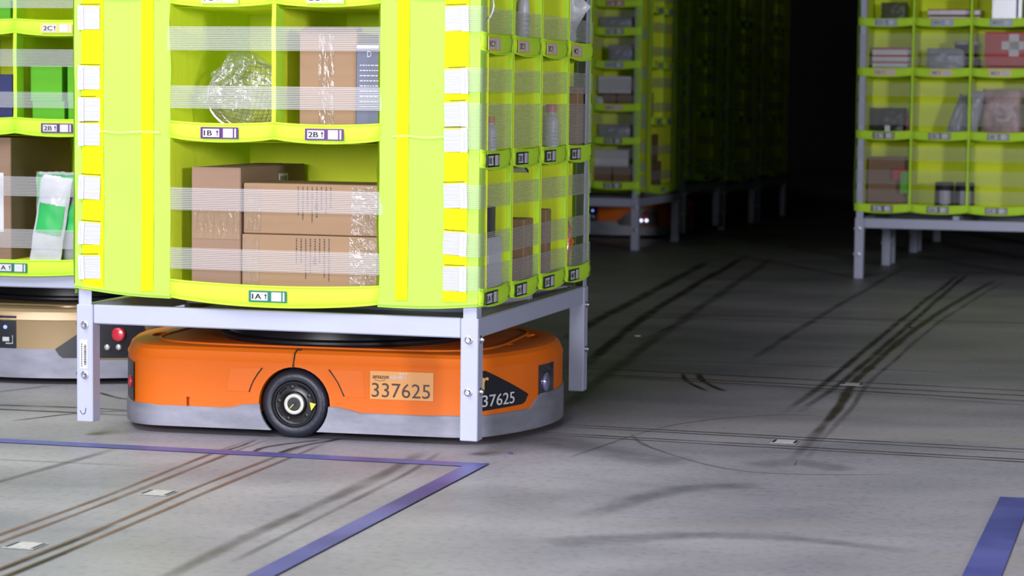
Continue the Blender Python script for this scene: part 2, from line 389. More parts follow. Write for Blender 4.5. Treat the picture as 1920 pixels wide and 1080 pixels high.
def make_label(parent, fr, uc, zc, d, text, letter, dark=False, wl=.094, hl=.027):
    mb = MB(); C = (LBLD if dark else LBL)[letter]
    P = lambda dd: (lambda x, y: fr(uc - wl / 2 + x, dd, zc - hl / 2 + y))
    def rect(x0, x1, y0, y1, dd, m): mb.add([P(dd)(x0, y0), P(dd)(x1, y0), P(dd)(x1, y1), P(dd)(x0, y1)], [(0, 1, 2, 3)], m)
    mb.box(0, wl, -.0006, .0006, 0, hl, 0); mb.mapped(lambda v: fr(uc - wl / 2 + v.x, d + v.y, zc - hl / 2 + v.z))
    rect(.006, wl * .50, .004, hl - .004, d - .0012, 1)
    rect(wl * .60, wl * .86, .003, hl - .003, d - .0012, 1)
    rect(wl * .90, wl * .945, .003, hl - .003, d - .0012, 1)
    q = P(d - .0019); h = hl * .46
    wd = 0
    for bo in (0, .0005, .0010): add_text(mb, text, q, .0085 + bo, hl * .27, h, 2, 1.3)
    ax = wl * .45
    mb.add([q(ax - .0009, hl * .27), q(ax + .0009, hl * .27), q(ax + .0009, hl * .62), q(ax - .0009, hl * .62)], [(0, 1, 2, 3)], 2)
    mb.add([q(ax - .0035, hl * .56), q(ax + .0035, hl * .56), q(ax, hl * .76)], [(0, 1, 2)], 2)
    return mb.build('bin_label', [C, WHITE, INK], parent, fix=False)

def lip(root, fr, u0, u1, zb, zt, sag, bulge, seed, depth0=-.004):
    def fn(a, b):
        e = math.sin(PI * a) ** .8 if 0 < a < 1 else 0
        z = zb + (zt - zb) * b - sag * e * (1 - .5 * b)
        return fr(u0 + (u1 - u0) * a, depth0 - bulge * e - .0035 * math.sin(PI * b) + .002 * nz(a * 5 + seed, b * 2), z)
    n = max(8, int((u1 - u0) / .03))
    mb = MB().grid(fn, n, 4, 0, tuple(fr(0, .004, 0) - fr(0, 0, 0)))
    # soft rolled hem on top and bottom
    for b in (.03, .97):
        mb.tube([fn(i / n, b) for i in range(n + 1)], .0028, 5, 0)
    return mb.build('shelf_lip', LIMEL, root, smooth=True)

def strap(root, fr, u0, u1, z0, z1, d=-.001, wrap=None, bow=.0, m=None):
    pts = [(u0 + (u1 - u0) * i / 12, d - bow * math.sin(PI * i / 12)) for i in range(13)]
    if wrap: pts = wrap + pts
    vs = []; fs = []
    for i, p in enumerate(pts):
        q = p if isinstance(p, Vector) else fr(p[0], p[1], 0)
        vs += [(q.x, q.y, z0), (q.x, q.y, z1)]
        if i: fs.append((2 * i - 2, 2 * i, 2 * i + 1, 2 * i - 1))
    return MB().add(vs, fs).build('elastic_strap', m or STRAP, root, fix=False, smooth=True)

def liner(root, fr, u0, u1, dep, z0, z1, seed, rs=.004):
    mb = MB()
    def wr(p, q, k): return .006 * nz(p * 9 + seed, q * 3 + k, seed) + .003 * nz(p * 30, q * 6, seed + k)
    e = .004
    mb.grid(lambda a, b: fr(u0 + (u1 - u0) * a, dep + wr(a * (u1 - u0) * 6, b, 1) * (1 if 0 < b < 1 else .2), z0 + (z1 - z0) * b), 14, 6)
    mb.grid(lambda a, b: fr(u0 + .001 + abs(wr(a * dep * 6, b, 2)) * min(1, a * 3), -.007 + (dep + .007) * a, z0 + (z1 - z0) * b), 10, 6)
    mb.grid(lambda a, b: fr(u1 - e - abs(wr(a * dep * 6, b, 3)), rs + (dep - rs) * a, z0 + (z1 - z0) * b), 10, 6)
    mb.grid(lambda a, b: fr(u0 + (u1 - u0) * a, dep * b + e, z0 + e + .5 * wr(a, b, 4)), 8, 6)
    mb.grid(lambda a, b: fr(u0 + (u1 - u0) * a, dep * b + e, z1 - .006 + .5 * wr(a, b, 5)), 8, 6)
    return mb.build('bin_liner', LIME, root, smooth=True, fix=False)

def divider(root, fr, u, z0, z1, dep=.05):
    def fn(a, b): return fr(u - .005 + .0015 * nz(b * 4, u * 9), -.006 + dep * a, z0 + (z1 - z0) * b)
    mb = MB().grid(fn, 2, 8, 0, tuple(fr(.01, 0, 0) - fr(0, 0, 0)))
    return mb.build('divider_edge', LIMEL, root, smooth='auto')

def panel(root, fr, u0, u1, z0, z1, sides, seed, dropL=0., dropR=0., levels=(), bands=(), tabs=()):
    def off(a, b):
        z = z0 + (z1 - z0) * b
        return -.006 - .004 * abs(math.sin(6 * z)) * math.sin(PI * a) + .003 * nz(a * 3 + seed, z * 5) + .0015 * nz(a * 9, z * 16, seed)
    def fn(a, b):
        z = z0 + (z1 - z0) * b
        edge = .004 * nz(z * 9 + seed * 3, 5)
        lo = -(dropL * (1 - a) + dropR * a) * (1 - b) ** 6 - .004 * math.sin(PI * a) * (1 - b) ** 6
        return fr(u0 + (u1 - u0) * a + edge * (1 if (a == 1 and sides == 'L') or (a == 0 and sides == 'R') else 0), off(a, b), z + lo)
    mb = MB().grid(fn, 14, 48, 0, tuple(fr(0, .003, 0) - fr(0, 0, 0)))
    mb.tube([fn(i / 14, .004) for i in range(15)], .004, 6, 0)
    # the panel turns the outer corner
    uo = u0 if sides == 'L' else u1; sg = -1 if sides == 'L' else 1
    mb.grid(lambda a, b: fr(uo + sg * (.0035 if a > .3 else 0), off(0 if sides == 'L' else 1, b) + .034 * a, z0 + (z1 - z0) * b), 3, 30)
    p = mb.build('fabric_panel', LIMEP, root, smooth='auto', fix=False)
    for (b0, b1) in bands:
        g = MB().grid(lambda a, b: fr(b0 + (b1 - b0) * a, off((b0 + (b1 - b0) * a - u0) / (u1 - u0), b) - .0022, z0 + .012 + (z1 - z0 - .012) * b), 3, 48, 0, tuple(fr(0, .0015, 0) - fr(0, 0, 0)))
        g.build('webbing_band', YEL, p, smooth='auto')
    for z in levels:
        g = MB().grid(lambda a, b: fr(u0 + .03 + (u1 - u0 - .055) * a, off(a, (z - z0) / (z1 - z0)) - .0042 - .001 * math.sin(PI * b), z + .004 * nz(a * 3, z) + .0045 * b), 8, 3)
        g.build('seam', mat('pale_seam', (.66, .86, .16), .7), p, smooth=True, fix=False)
    rnd = random.Random(seed)
    for (uc, zt, zb) in tabs:
        wd = .056; ang = rnd.uniform(-.05, .05); t = MB()
        def T(x, y, dd): 
            cx, cy = x - wd / 2, y
            return fr(uc + cx * math.cos(ang) - cy * math.sin(ang), dd - .002 * nz(x * 30, zb * 9) - .004 * math.sin(PI * x / wd) * .6, (zb + zt) / 2 + cx * math.sin(ang) + cy * math.cos(ang))
        hh = (zt - zb)
        t.grid(lambda a, b: T(wd * a, hh * (b - .5), -.0125), 6, 3, 0, tuple(fr(0, .0022, 0) - fr(0, 0, 0)))
        x0 = .0 if sides == 'L' else wd * .72
        t.grid(lambda a, b: T(x0 + wd * .28 * a, hh * (b - .5) * 1.04, -.0140), 2, 3, 1)
        xm = x0 + wd * (.12 if sides == 'L' else .16)
        rows = 9
        for i in range(rows):
            y0 = hh * (-.38 + .76 * i / rows)
            t.grid(lambda a, b: T(xm - .0008 + .0016 * a, y0 + .0028 * b, -.0152), 1, 1, 2)
        xs = wd * .1 if sides == 'L' else 0
        t.grid(lambda a, b: T(xs + wd * .9 * a, hh * .5 + .003 + .002 * b, -.0105), 3, 1, 3)  # dark stitched slit line above the tab
        t.build('strap_tab', [TAB, TABP, INKL, mat('dark_slit_stitch', (.10, .09, .02), .8)], p, smooth='auto', fix=False)
    return p

def make_leg(root, sx, sy, hi):
    x0 = sx * W / 2; y0 = sy * D / 2; t = .042
    xa, xb = sorted((x0, x0 - sx * t)); ya, yb = sorted((y0, y0 - sy * t))
    mb = MB()
    # square tube, open at the bottom, bracket 0..282 mm
    mb.cbox(xa, xb, ya, yb, .0, .282, .002)
    L = mb.build('leg', PAINT, root)
    for (zz) in (.233, .113):
        for ax in ('x', 'y'):
            T = (Matrix.Translation((x0 - sx * .022, y0, zz)) @ Matrix.Rotation(-sy * PI / 2 * -1, 4, 'X')) if ax == 'y' else (Matrix.Translation((x0, y0 - sy * .020, zz)) @ Matrix.Rotation(sx * PI / 2, 4, 'Y'))
            if ax == 'y': T = Matrix.Translation((x0 - sx * .022, y0, zz)) @ Matrix.Rotation(-sy * PI / 2, 4, 'X')
            b = MB().lathe([(.0098, -.001), (.0098, .0012), (.0085, .002), (.0068, .002), (.0068, .006), (.0048, .0088), (.0030, .0088), (.0028, .005)], 14, 0, T)
            b.build('bolt', BOLT, L, smooth='auto')
    p = MB().cbox(*sorted((x0 - sx * .0035, x0 - sx * .0065)), *sorted((y0 - sy * .0035, y0 - sy * .0375)), .27, hi, .0008)
    p.cbox(*sorted((x0 - sx * .0035, x0 - sx * .0375)), *sorted((y0 - sy * .0035, y0 - sy * .0065)), .27, hi, .0008)
    p.build('post', PAINT, root)
    return L

def make_pod(name, center, rz, lift, faces, wide, narrow, height, label, group, dark_labels_on_narrow=True, tabs=True, hi_detail=True):
    """faces: which sides carry bins. wide/narrow: list of (row letter, lip z bottom, lip z top, columns)"""
    root = empty(name, (center[0], center[1], lift), rz)
    tag(root, label, 'shelving pod', group)
    legs = {}
    for sx in (-1, 1):
        for sy in (-1, 1): legs[(sx, sy)] = make_leg(root, sx, sy, height)
    t = .03
    for sy in (-1, 1):
        y = sy * (D / 2 - .003)
        MB().cbox(-W / 2 + .042, W / 2 - .042, *sorted((y, y - sy * t)), .236, .282, .003).build('beam', PAINT, root)
    for sx in (-1, 1):
        x = sx * (W / 2 - .003)
        MB().cbox(*sorted((x, x - sx * t)), -D / 2 + .042, D / 2 - .042, .236, .282, .003).build('beam', PAINT, root)
    MB().cbox(-W / 2 + .035, W / 2 - .035, .05, .08, .2405, .30, .002).build('cross_beam', PAINT, root)
    MB().cbox(-W / 2 + .035, W / 2 - .035, -.34, -.32, .236, .258, .002).build('cross_beam', PAINT, root)
    MB().cbox(-.38, .38, -.30, .30, .2335, .2400, .002).build('docking_plate', PAINT, root)
    MB().grid(lambda a, b: (-W / 2 + .02 + (W - .04) * a, -D / 2 + .02 + (D - .04) * b, .312 + .004 * nz(a * 4, b * 4)), 8, 8).build('fabric_floor', LIME, root, smooth=True, fix=False)
    MB().grid(lambda a, b: (-W / 2 + W * a, -D / 2 + D * b, height - .02), 2, 2).build('fabric_top', LIME, root, fix=False)
    seed = hash_(name + label)
    for k in ('-y', '+x', '-x', '+y'):
        fr = Face(k)
        if k not in faces:      # plain closed side
            MB().grid(lambda a, b: fr(fr.w * (.002 + .996 * a), -.007 + .004 * nz(a * 4, b * 8), .33 + (height - .35) * b), 10, 20).build('fabric_side', LIMEP, root, smooth=True, fix=False)
            continue
        if k in ('-y', '+y'):
            zc = sorted(r[1] for r in wide)
            tb = faces[k].get('tabs', ())
            if tabs:
                tL = [(.040, a, b) for (a, b) in tb]; tR = [(.946, a, b) for (a, b) in tb]
            else: tL = tR = []
            low = wide[0][1]
            panel(root, fr, 0, PANW, low - .0, height, 'L', 3, -.014, .004, [r[1] + .008 for r in wide[1:]], [(.020, .076), (.173, .204)], tL)
            panel(root, fr, 1 - .238, 1, low - .0, height, 'R', 5, .006, -.002, [r[1] + .008 for r in wide[1:]], [(.918, .974), (.804, .833)], tR)
            for i, (let, zb, zt, cols) in enumerate(wide):
                ztop = wide[i + 1][1] if i + 1 < len(wide) else height - .03
                u0, u1 = PANW, 1 - .238; wd = (u1 - u0) / cols
                for c in range(cols):
                    a, b = u0 + wd * c, u0 + wd * (c + 1)
                    liner(root, fr, a - .001, b - .003, .49, zb - .004, ztop - .004, i * 5 + c)
                    lp = lip(root, fr, a - .004, b + .004, zb, zt, .010 if cols > 1 else .016, .010, i + c)
                    lu = (a + b) / 2 + (-.0 if cols > 1 else -.008)
                    if faces[k].get('labels', True):
                        make_label(lp, fr, lu, (zb + zt) / 2 - (.0075 if cols > 1 else .011), -.020, '%d%s' % (c + 1, let), let, False)
                if cols > 1: divider(root, fr, (u0 + u1) / 2, zt - .01, ztop + .01, .05)
                h = ztop - zt
                if let == 'A': zs = [(zt + h * .49, zt + h * .65), (zt + h * .075, zt + h * .225)]
                else: zs = [(zt + h * .60, zt + h * .80), (zt + h * .11, zt + h * .30)]
                for (a, b) in zs: strap(root, fr, u0 - .008, u1 + .008, a, b, -.0055, bow=.004)
        else:
            n = 4; wd = D / n
            xs = [0, .25, .512, .780, 1.03] if True else None
            for i, (let, zb, zt, cols) in enumerate(narrow):
                ztop = narrow[i + 1][1] if i + 1 < len(narrow) else height - .03
                for c in range(n):
                    a, b = xs[c], xs[c + 1]
                    liner(root, fr, a + (.038 if c == 0 else .006), b - .006, .225, zb + .008, ztop - .004, i * 7 + c + 20, .040 if c == 3 else .004)
                    lp = lip(root, fr, a + (0 if c else -.004), b + (.024 if c == 3 else 0), zb, zt, .010, .0045, i + c, -.002)
                    if faces[k].get('labels', True):
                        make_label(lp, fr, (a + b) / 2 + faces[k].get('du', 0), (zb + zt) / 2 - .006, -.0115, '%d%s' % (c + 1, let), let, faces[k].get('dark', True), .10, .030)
                    if c: divider(root, fr, a, zt - .03, ztop + .008, .05)
            for (zt_, zb_) in faces[k].get('straps', ()):
                wrap = [fr(-.0155, .04, 0), fr(-.0155, -.005, 0)] if faces[k].get('wrap') else None
                strap(root, fr, -.001, D - .004, zb_, zt_, -.0048, wrap, m=faces[k].get('m'))
    return root
def hash_(s): return sum(ord(c) * (i + 1) for i, c in enumerate(s)) % 97

YAW_M = .2709
HI = 2.12
M_C = (-.417, 6.090); LIFT = .035
M_TABS = [(1.20, 1.145), (.989, .934), (.848, .793), (.773, .719), (.713, .661), (.589, .534), (.479, .427), (.400, .345)]
M_SIDE_STRAPS = [(1.20, 1.145), (.989, .932), (.852, .797), (.771, .668), (.587, .533), (.477, .423), (.402, .346)]
M_WIDE = [('A', .308, .350, 1), ('B', .684, .722, 2), ('C', .997, 1.033, 2), ('D', 1.30, 1.335, 2), ('E', 1.60, 1.635, 2), ('F', 1.86, 1.895, 2)]
M_NAR = [('A', .314, .350, 4), ('B', .628, .666, 4), ('C', .893, .933, 4), ('D', 1.17, 1.205, 4), ('E', 1.40, 1.435, 4), ('F', 1.64, 1.675, 4), ('F', 1.88, 1.91, 4)]
POD_M = make_pod('shelving_pod', M_C, -YAW_M, LIFT, {'-y': {'tabs': M_TABS}, '+x': {'straps': M_SIDE_STRAPS, 'wrap': True, 'du': -.055}}, M_WIDE, M_NAR, HI,
                 'lime fabric shelving pod on grey legs carried by the orange robot, nearest', None)
YAW_L = .20
L_C = (-1.296, 7.28)
L_WIDE = [('A', .285, .322, 1), ('B', .672, .715, 2), ('C', .952, .990, 2), ('D', 1.25, 1.285, 2), ('E', 1.55, 1.585, 2), ('F', 1.84, 1.875, 2)]
POD_L = make_pod('shelving_pod', L_C, -YAW_L, LIFT, {'-y': {'tabs': M_TABS}}, L_WIDE, M_NAR, HI,
                 'lime fabric shelving pod cut by the left edge, above the gold robot', None)
YAW_R = .285
def rc(o, yaw, a, b): return (o[0] + a * math.cos(yaw) + b * math.sin(yaw), o[1] - a * math.sin(yaw) + b * math.cos(yaw))
R_C = rc((1.590, 11.168), YAW_R, D / 2, W / 2)
R_NAR = [('A', .318, .352, 4), ('B', .655, .690, 4), ('C', .945, .980, 4), ('D', 1.175, 1.208, 4), ('E', 1.41, 1.44, 4), ('F', 1.62, 1.65, 4), ('F', 1.86, 1.89, 4)]
R_STR = [(.615, .553), (.508, .442), (.417, .36), (.909, .848), (.816, .713), (1.135, 1.044), (1.03, .99), (1.36, 1.29)]
POD_R = make_pod('shelving_pod', R_C, -YAW_R + PI / 2, 0, {'-x': {'straps': R_STR, 'm': STRAP2}}, L_WIDE, R_NAR, HI,
                 'lime fabric shelving pod standing at the right edge of the dark aisle', None)
YAW_B = .295
def b_center(k): return rc((.682, 13.048), YAW_B, -D / 2, W / 2 + k * 1.13)
B_NAR = [('A', .338, .375, 4), ('B', .583, .615, 4), ('C', .762, .798, 4), ('D', .992, 1.03, 4), ('E', 1.172, 1.21, 4), ('F', 1.325, 1.36, 4), ('E', 1.55, 1.59, 4), ('F', 1.82, 1.86, 4)]
B_STR = [(.56, .50), (.47, .41), (.74, .68), (.93, .87), (.84, .81), (1.15, 1.09), (1.30, 1.26)]
POD_B = make_pod('shelving_pod', b_center(0), -YAW_B + PI / 2, 0, {'-x': {'straps': B_STR, 'm': STRAP2}, '-y': {'tabs': M_TABS}}, M_WIDE, B_NAR, HI,
                 'lime fabric shelving pod in half light behind the nearest pod, front of its row', None)
FAR = [(1, 'lime fabric pod second in the dim row, right behind the half lit pod'),
       (2, 'lime fabric pod third in the dim row, barely lit'),
       (3, 'lime fabric pod at the far end of the dim row, almost black')]
for k, lb in FAR:
    c = copy_tree(POD_B); x, y = b_center(k); c.location = (x, y, .036 if k == 1 else 0); tag(c, lb)
c = copy_tree(POD_R); x, y = rc(R_C, YAW_R, 0, 1.13); c.location = (x, y, 0)
tag(c, 'lime fabric pod hidden behind the right pod, only its dark legs showing nearer the aisle')
c = copy_tree(POD_R); x, y = rc(R_C, YAW_R, 0, 2.26); c.location = (x, y, 0)
tag(c, 'lime fabric pod farthest behind the right pod, only dark legs showing')

# sticker and pen mark on the near left leg
leg_fl = [o for o in kids(POD_M) if o.name.startswith('leg') and min(v.co.x for v in o.data.vertices) < -.49 and min(v.co.y for v in o.data.vertices) < -.52][0]
mb = MB(); fr = Face('-y')
mb.add([fr(.009, -.0008, .128), fr(.0295, -.0008, .128), fr(.0295, -.0008, .198), fr(.009, -.0008, .198)], [(0, 1, 2, 3)], 0)
z = .137
rnd = random.Random(3)
while z < .186:
    h = rnd.choice((.0008, .0012, .002)); mb.add([fr(.020, -.0014, z), fr(.0262, -.0014, z), fr(.0262, -.0014, z + h), fr(.020, -.0014, z + h)], [(0, 1, 2, 3)], 1); z += h + rnd.choice((.0009, .0014))
for i in range(11):
    z = .133 + i * .0052; mb.add([fr(.013, -.0014, z), fr(.0152, -.0014, z), fr(.0152, -.0014, z + .0035), fr(.013, -.0014, z + .0035)], [(0, 1, 2, 3)], 1)
mb.build('barcode_sticker', [WHITE, INK], leg_fl, fix=False)
MB().tube([fr(.010 + .008 * (1 - math.cos(a)) * .9, -.001, .028 - .009 * math.sin(a) + (0.006 if a > 2.6 else 0)) for a in [i * .35 for i in range(10)]], .0007, 4).build('pen_mark', INK, leg_fl)

# ------------------------------------------------------------------ robots
YH = .384
def endX(t): return .547 - .127 * (abs(t) / YH) ** 2
def outline(n_side=24, n_c=8, n_e=28):
    q = []
    for i in range(n_side): q.append((-.35 + .70 * i / n_side, -YH))
    p0, p1, p2 = Vector((.35, -YH)), Vector((.425, -YH)), Vector((endX(.33), -.33))
    for i in range(n_c): a = i / n_c; q.append(tuple(p0 * (1 - a) ** 2 + p1 * 2 * a * (1 - a) + p2 * a * a))
    for i in range(n_e): t = -.33 + .66 * i / n_e; q.append((endX(t), t))
    for i in range(n_c):
        a = 1 - i / n_c; v = p0 * (1 - a) ** 2 + p1 * 2 * a * (1 - a) + p2 * a * a; q.append((v.x, -v.y))
    return q + [(-x, -y) for x, y in q]
OUT = outline()
def out_off(d):
    n = len(OUT); r = []
    for i in range(n):
        a = Vector(OUT[i - 1]); b = Vector(OUT[(i + 1) % n]); t = (b - a).normalized(); r.append((OUT[i][0] + t.y * d, OUT[i][1] - t.x * d))
    return r
def band_top(x, y):
    if abs(y) > .37 and abs(x + .02) < .36:
        s = abs(x + .02)
        return .068 if s > .165 else (.080 if s < .115 else .080 - .012 * (s - .115) / .05)
    s = abs(y)
    return .100 if s < .15 else (.100 - .030 * (s - .15) / .04 if s < .19 else .070)
def end_pt(sgn, t, z, d=.002):   # point on the end surface; t positive to the viewer's right, sgn +1 right end
    tt = t if sgn > 0 else -t
    sl = -2 * .127 * t * abs(t) / abs(t) / YH ** 2 if t else 0
    n = Vector((1, -sl)).normalized(); k = 0 if z < .18 else (z - .18) * .3
    x = endX(t) + n.x * (d - k); y = t + n.y * (d - k)
    return Vector((x, y, z)) if sgn > 0 else Vector((-x, -y, z))
def make_robot(name, center, rz, shell, label, numbered, front_end):
    root = empty(name); tag(root, label, 'robot')
    # shell
    lv = [(-.004, .060), (0, .064), (0, .176), (.0015, .182), (-.002, .188), (-.008, .203), (-.018, .211), (-.035, .2135)]
    mb = MB(); n = len(OUT); rings = []
    vs = []
    for d, z in lv: vs += [(x, y, z) for x, y in out_off(d)]
    fs = []
    for k in range(len(lv) - 1):
        for i in range(n): j = (i + 1) % n; fs.append((k * n + i, k * n + j, (k + 1) * n + j, (k + 1) * n + i))
    fs.append(tuple(reversed(range(n)))); fs.append(tuple((len(lv) - 1) * n + i for i in range(n)))
    sh = mb.add(vs, fs).build('shell', shell, root)
    cut = []
    for sy in (-1, 1):
        T = Matrix.Translation((-.02, sy * YH, .0825)) @ Matrix.Rotation(PI / 2, 4, 'X')
        cut.append(MB().lathe([(.089, -.06), (.089, .06)], 40, 0, T).build('cutter', DARKHOLE))
    for (cx, cy, rx, ry, rot) in ((-.455, -.13, .020, .055, .15), (.455, .13, .020, .055, .15), (.44, -.12, .014, .05, -.2), (-.44, .12, .014, .05, -.2)):
        T = Matrix.Translation((cx, cy, .2135)) @ Matrix.Rotation(rot, 4, 'Z') @ Matrix.Diagonal((rx, ry, 1, 1))
        cut.append(MB().lathe([(.8, -.012), (1.0, .02)], 24, 0, T).build('cutter', DARKHOLE))
    # seam above the wheel
    cut.append(MB().box(-.0218, -.0200, -.4, -.36, .15, .2125).build('cutter', DARKHOLE))
    cut.append(MB().box(-.292, -.283, -.4, -.372, .05, .090).build('cutter', DARKHOLE))
    bool_cut(sh, cut)
    me = sh.data; me.shade_smooth(); me.set_sharp_from_angle(angle=.5)
    # dark chassis fills the wells
    MB().cbox(-.33, .33, -.33, .33, .03, .19, .01).build('chassis', BLKM, root)
    # aluminium skirt
    o = out_off(.004); o2 = out_off(-.004); vs = []; fs = []
    N_ = len(o)
    for i in range(N_):
        zt = band_top(*OUT[i]); vs += [(*o[i], .018), (*o[i], zt - .002), (*out_off_cache(.002, i), zt), (*o2[i], zt), (*o2[i], .018)]
    for i in range(N_):
        j = (i + 1) % N_
        xm = (OUT[i][0] + OUT[j][0]) / 2
        for k in range(5):
            fs.append((i * 5 + k, j * 5 + k, j * 5 + (k + 1) % 5, i * 5 + (k + 1) % 5))
    bd = MB().add(vs, fs).build('skirt', ALU, root)
    cut = []
    for sy in (-1, 1):
        T = Matrix.Translation((-.02, sy * YH, .0825)) @ Matrix.Rotation(PI / 2, 4, 'X')
        cut.append(MB().lathe([(.086, -.06), (.086, .06)], 40, 0, T).build('cutter', DARKHOLE))
    bool_cut(bd, cut); bd.data.shade_smooth(); bd.data.set_sharp_from_angle(angle=.5)
    # wheels
    for sy in (-1, 1):
        T = Matrix.Translation((-.02, sy * (YH - .010), .0825)) @ Matrix.Rotation(-sy * PI / 2 * -1 if sy > 0 else PI / 2, 4, 'X')
        if sy > 0: T = Matrix.Translation((-.02, YH - .010, .0825)) @ Matrix.Rotation(-PI / 2, 4, 'X')
        wv = MB().lathe([(.052, -.034), (.074, -.034), (.0815, -.028), (.0825, -.018), (.0825, -.006), (.080, .004), (.074, .0105), (.066, .0125), (.058, .0105), (.0545, .0065), (.053, .0)], 48, 0, T, cap=True)
        wh = wv.build('wheel', RUB, root, smooth='auto')
        rm = MB().lathe([(.0535, .0), (.0535, .008), (.0505, .008), (.049, .003), (.040, .0015), (.030, .004), (.028, .009), (.026, .010)], 40, 0, T)
        for k in range(5):
            a = k * 2 * PI / 5 + .5
            rm.lathe([(.0055, .0), (.0050, .005), (.002, .0055)], 10, 0, T @ Matrix.Translation((.040 * math.cos(a), .040 * math.sin(a), 0)))
            pts = [T @ Vector((.044 * math.cos(a + .35 + q * .09), .044 * math.sin(a + .35 + q * .09), .004)) for q in range(7)]
            rm.tube(pts, .0012, 5)
        rm.build('rim', RIM, wh, smooth='auto')
        MB().lathe([(.0165, .009), (.0165, .0125), (.0185, .0135), (.0225, .0135), (.0245, .0125), (.0245, .009)], 32, 0, T).build('hub_ring', HUBR, wh, smooth='auto')
        MB().lathe([(.0163, .010), (.0163, .0118), (.005, .0118), (.004, .0128)], 24, 0, T).build('hub_cap', BLK, wh, smooth='auto')
        if sy < 0:
            tp = [T @ Vector((x, y, .0135)) for x, y in ((.040, .006), (.0555, .003), (.044, -.0135))]
            MB().poly(tp, T.to_3x3() @ Vector((0, 0, .001))).build('warning_mark', YTRI, wh)
            MB().tube([T @ Vector((-.001, .000, .0125)), T @ Vector((-.0095, -.010, .0143))], .0012, 5).build('pointer_mark', YTRI, wh)
    # lift turntable
    MB().lathe([(.312, .2137), (.318, .2200), (.318, .2255), (.300, .2300), (.296, .2600), (.285, .2675), (.02, .2675)], 72, 0).build('lift_table', BLK, root, smooth='auto')
    # deck ridge
    pts = []
    for i in range(80):
        a = 2 * PI * i / 80; c_, s_ = math.cos(a), math.sin(a)
        pts.append((.435 * math.copysign(abs(c_) ** .45, c_), .335 * math.copysign(abs(s_) ** .45, s_), .2140))
    MB().tube(pts, .0040, 6, closed=True).build('deck_ridge', shell, root, smooth=True)
    # side details (near side)
    y = -YH - .0012
    for pl, ln in ((((-.100, .167), (-.112, .152), (-.123, .134), (-.129, .120), (-.133, .108)), 'L'), (((.066, .169), (.078, .154), (.089, .138), (.097, .122), (.104, .106)), 'R')):
        MB().tube([(p[0], y + .001, p[1]) for p in pl], .0017, 6).build('vent_slit', DARKHOLE, root)
    for q in (((-.133, .108), (-.193, .108), (-.181, .164), (-.103, .1665)), ((.107, .105), (.157, .103), (.150, .169), (.070, .1685))):
        MB().poly([(a, -YH + .0005, b) for a, b in q], (0, -.0014, 0)).build('raised_panel', shell, root, bevel=.0008)
    MB().tube([(-.0245, y, .169), (-.0215, y, .185), (-.0205, y + .003, .203), (-.018, y + .018, .2128)], .0014, 5).build('shell_seam', DARKHOLE, root)
    MB().lathe([(.0048, 0), (.0048, .004)], 12, 0, Matrix.Translation((-.012, -YH + .017, .2105))).build('shell_screw', BLKM, root)
    if numbered:
        mb = MB(); mb.cbox(.168, .324, -YH - .0018, -YH + .0005, .102, .170, .0005, 0)
        fn = lambda a, b: Vector((a, -YH - .0024, b))
        x0 = .173; mb2 = mb
        _, _, wN = text_geo('337625', .034)
        add_text(mb, '337625', fn, x0, .108, .034, 1, .143 / wN)
        _, _, wA = text_geo('amazon', .011); sA = .040 / wA
        for bo in (0, .0006): add_text(mb, 'amazon', fn, .175 + bo, .152, .011, 1, sA)
        _, _, wR = text_geo('robotics', .011); sR = .042 / wR
        for bo in (0, .0006): add_text(mb, 'robotics', fn, .2155 + bo, .152, .011, 2, sR)
        mb.tube([fn(.180 + .026 * i / 8, .1495 - .0030 * math.sin(PI * i / 8)) for i in range(9)], .0005, 4, 1)
        for k in range(3):
            mb.add([fn(.243 + .007 * k + dx, .1655 + dz) for dx, dz in ((0, -.0022), (.0022, 0), (0, .0022), (-.0022, 0))], [(0, 1, 2, 3)], 2)
        mb.build('number_plate', [TAN, INKB, WHITE], root, fix=False)
        # black logo panel at the viewer's left of the right end
        def conf(a, b, d=.0015): return end_pt(1, a, b, d)
        P = [(-.378, .176), (-.350, .176), (-.215, .112), (-.200, .104), (-.212, .086), (-.235, .083), (-.378, .080)]
        def strip(dx, m, mbx):
            nn = 14
            for i in range(nn):
                t0 = -.376 + (.176) * i / nn; t1 = -.376 + (.176) * (i + 1) / nn
                def lo(t): return .080 + .004 * (t + .376) / .16 if t < -.216 else .084 + (t + .216) * 1.2
                def hi(t): return .176 if t < -.352 else .176 - (t + .352) * .46
                mbx.add([conf(t0, lo(t0) - dx, .0012 + .0005 * m), conf(t1, lo(t1) - dx, .0012 + .0005 * m), conf(t1, hi(t1) + dx, .0012 + .0005 * m), conf(t0, hi(t0) + dx, .0012 + .0005 * m)], [(0, 1, 2, 3)], 0)
        g = MB(); strip(0, 0, g)
        fn = lambda a, b: conf(a, b, .0028)
        _, _, wN = text_geo('337625', .028); sN = .125 / wN
        for bo in (0, .001): add_text(g, '337625', fn, -.383 + bo, .090, .028, 1, sN)
        for bo in (0, .0012): add_text(g, 'r', fn, -.361 + bo, .130, .046, 2, .8)
        g.build('logo_panel', [BLK, WHITE, TANT], root, fix=False)
        # sensor window
        g = MB(); g.grid(lambda a, b: end_pt(1, -.150 + .098 * a, .078 + .092 * b, .0015), 6, 4, 0)
        g.build('sensor_window', GLASS, root, smooth=True)
        T = Matrix.Translation(end_pt(1, -.105, .125, .0)) @ Matrix.Rotation(PI / 2, 4, 'Y')
        MB().lathe([(.024, -.004), (.024, .004), (.017, .007), (.010, .009), (.004, .0098)], 20, 0, T).build('sensor_lens', LENS, root, smooth=True)
        # tail lamp at the left end
        g = MB(); g.grid(lambda a, b: end_pt(-1, .20 + .16 * a, .072 + .095 * b, .0015), 6, 4, 0); g.build('tail_window', BLK, root, smooth=True)
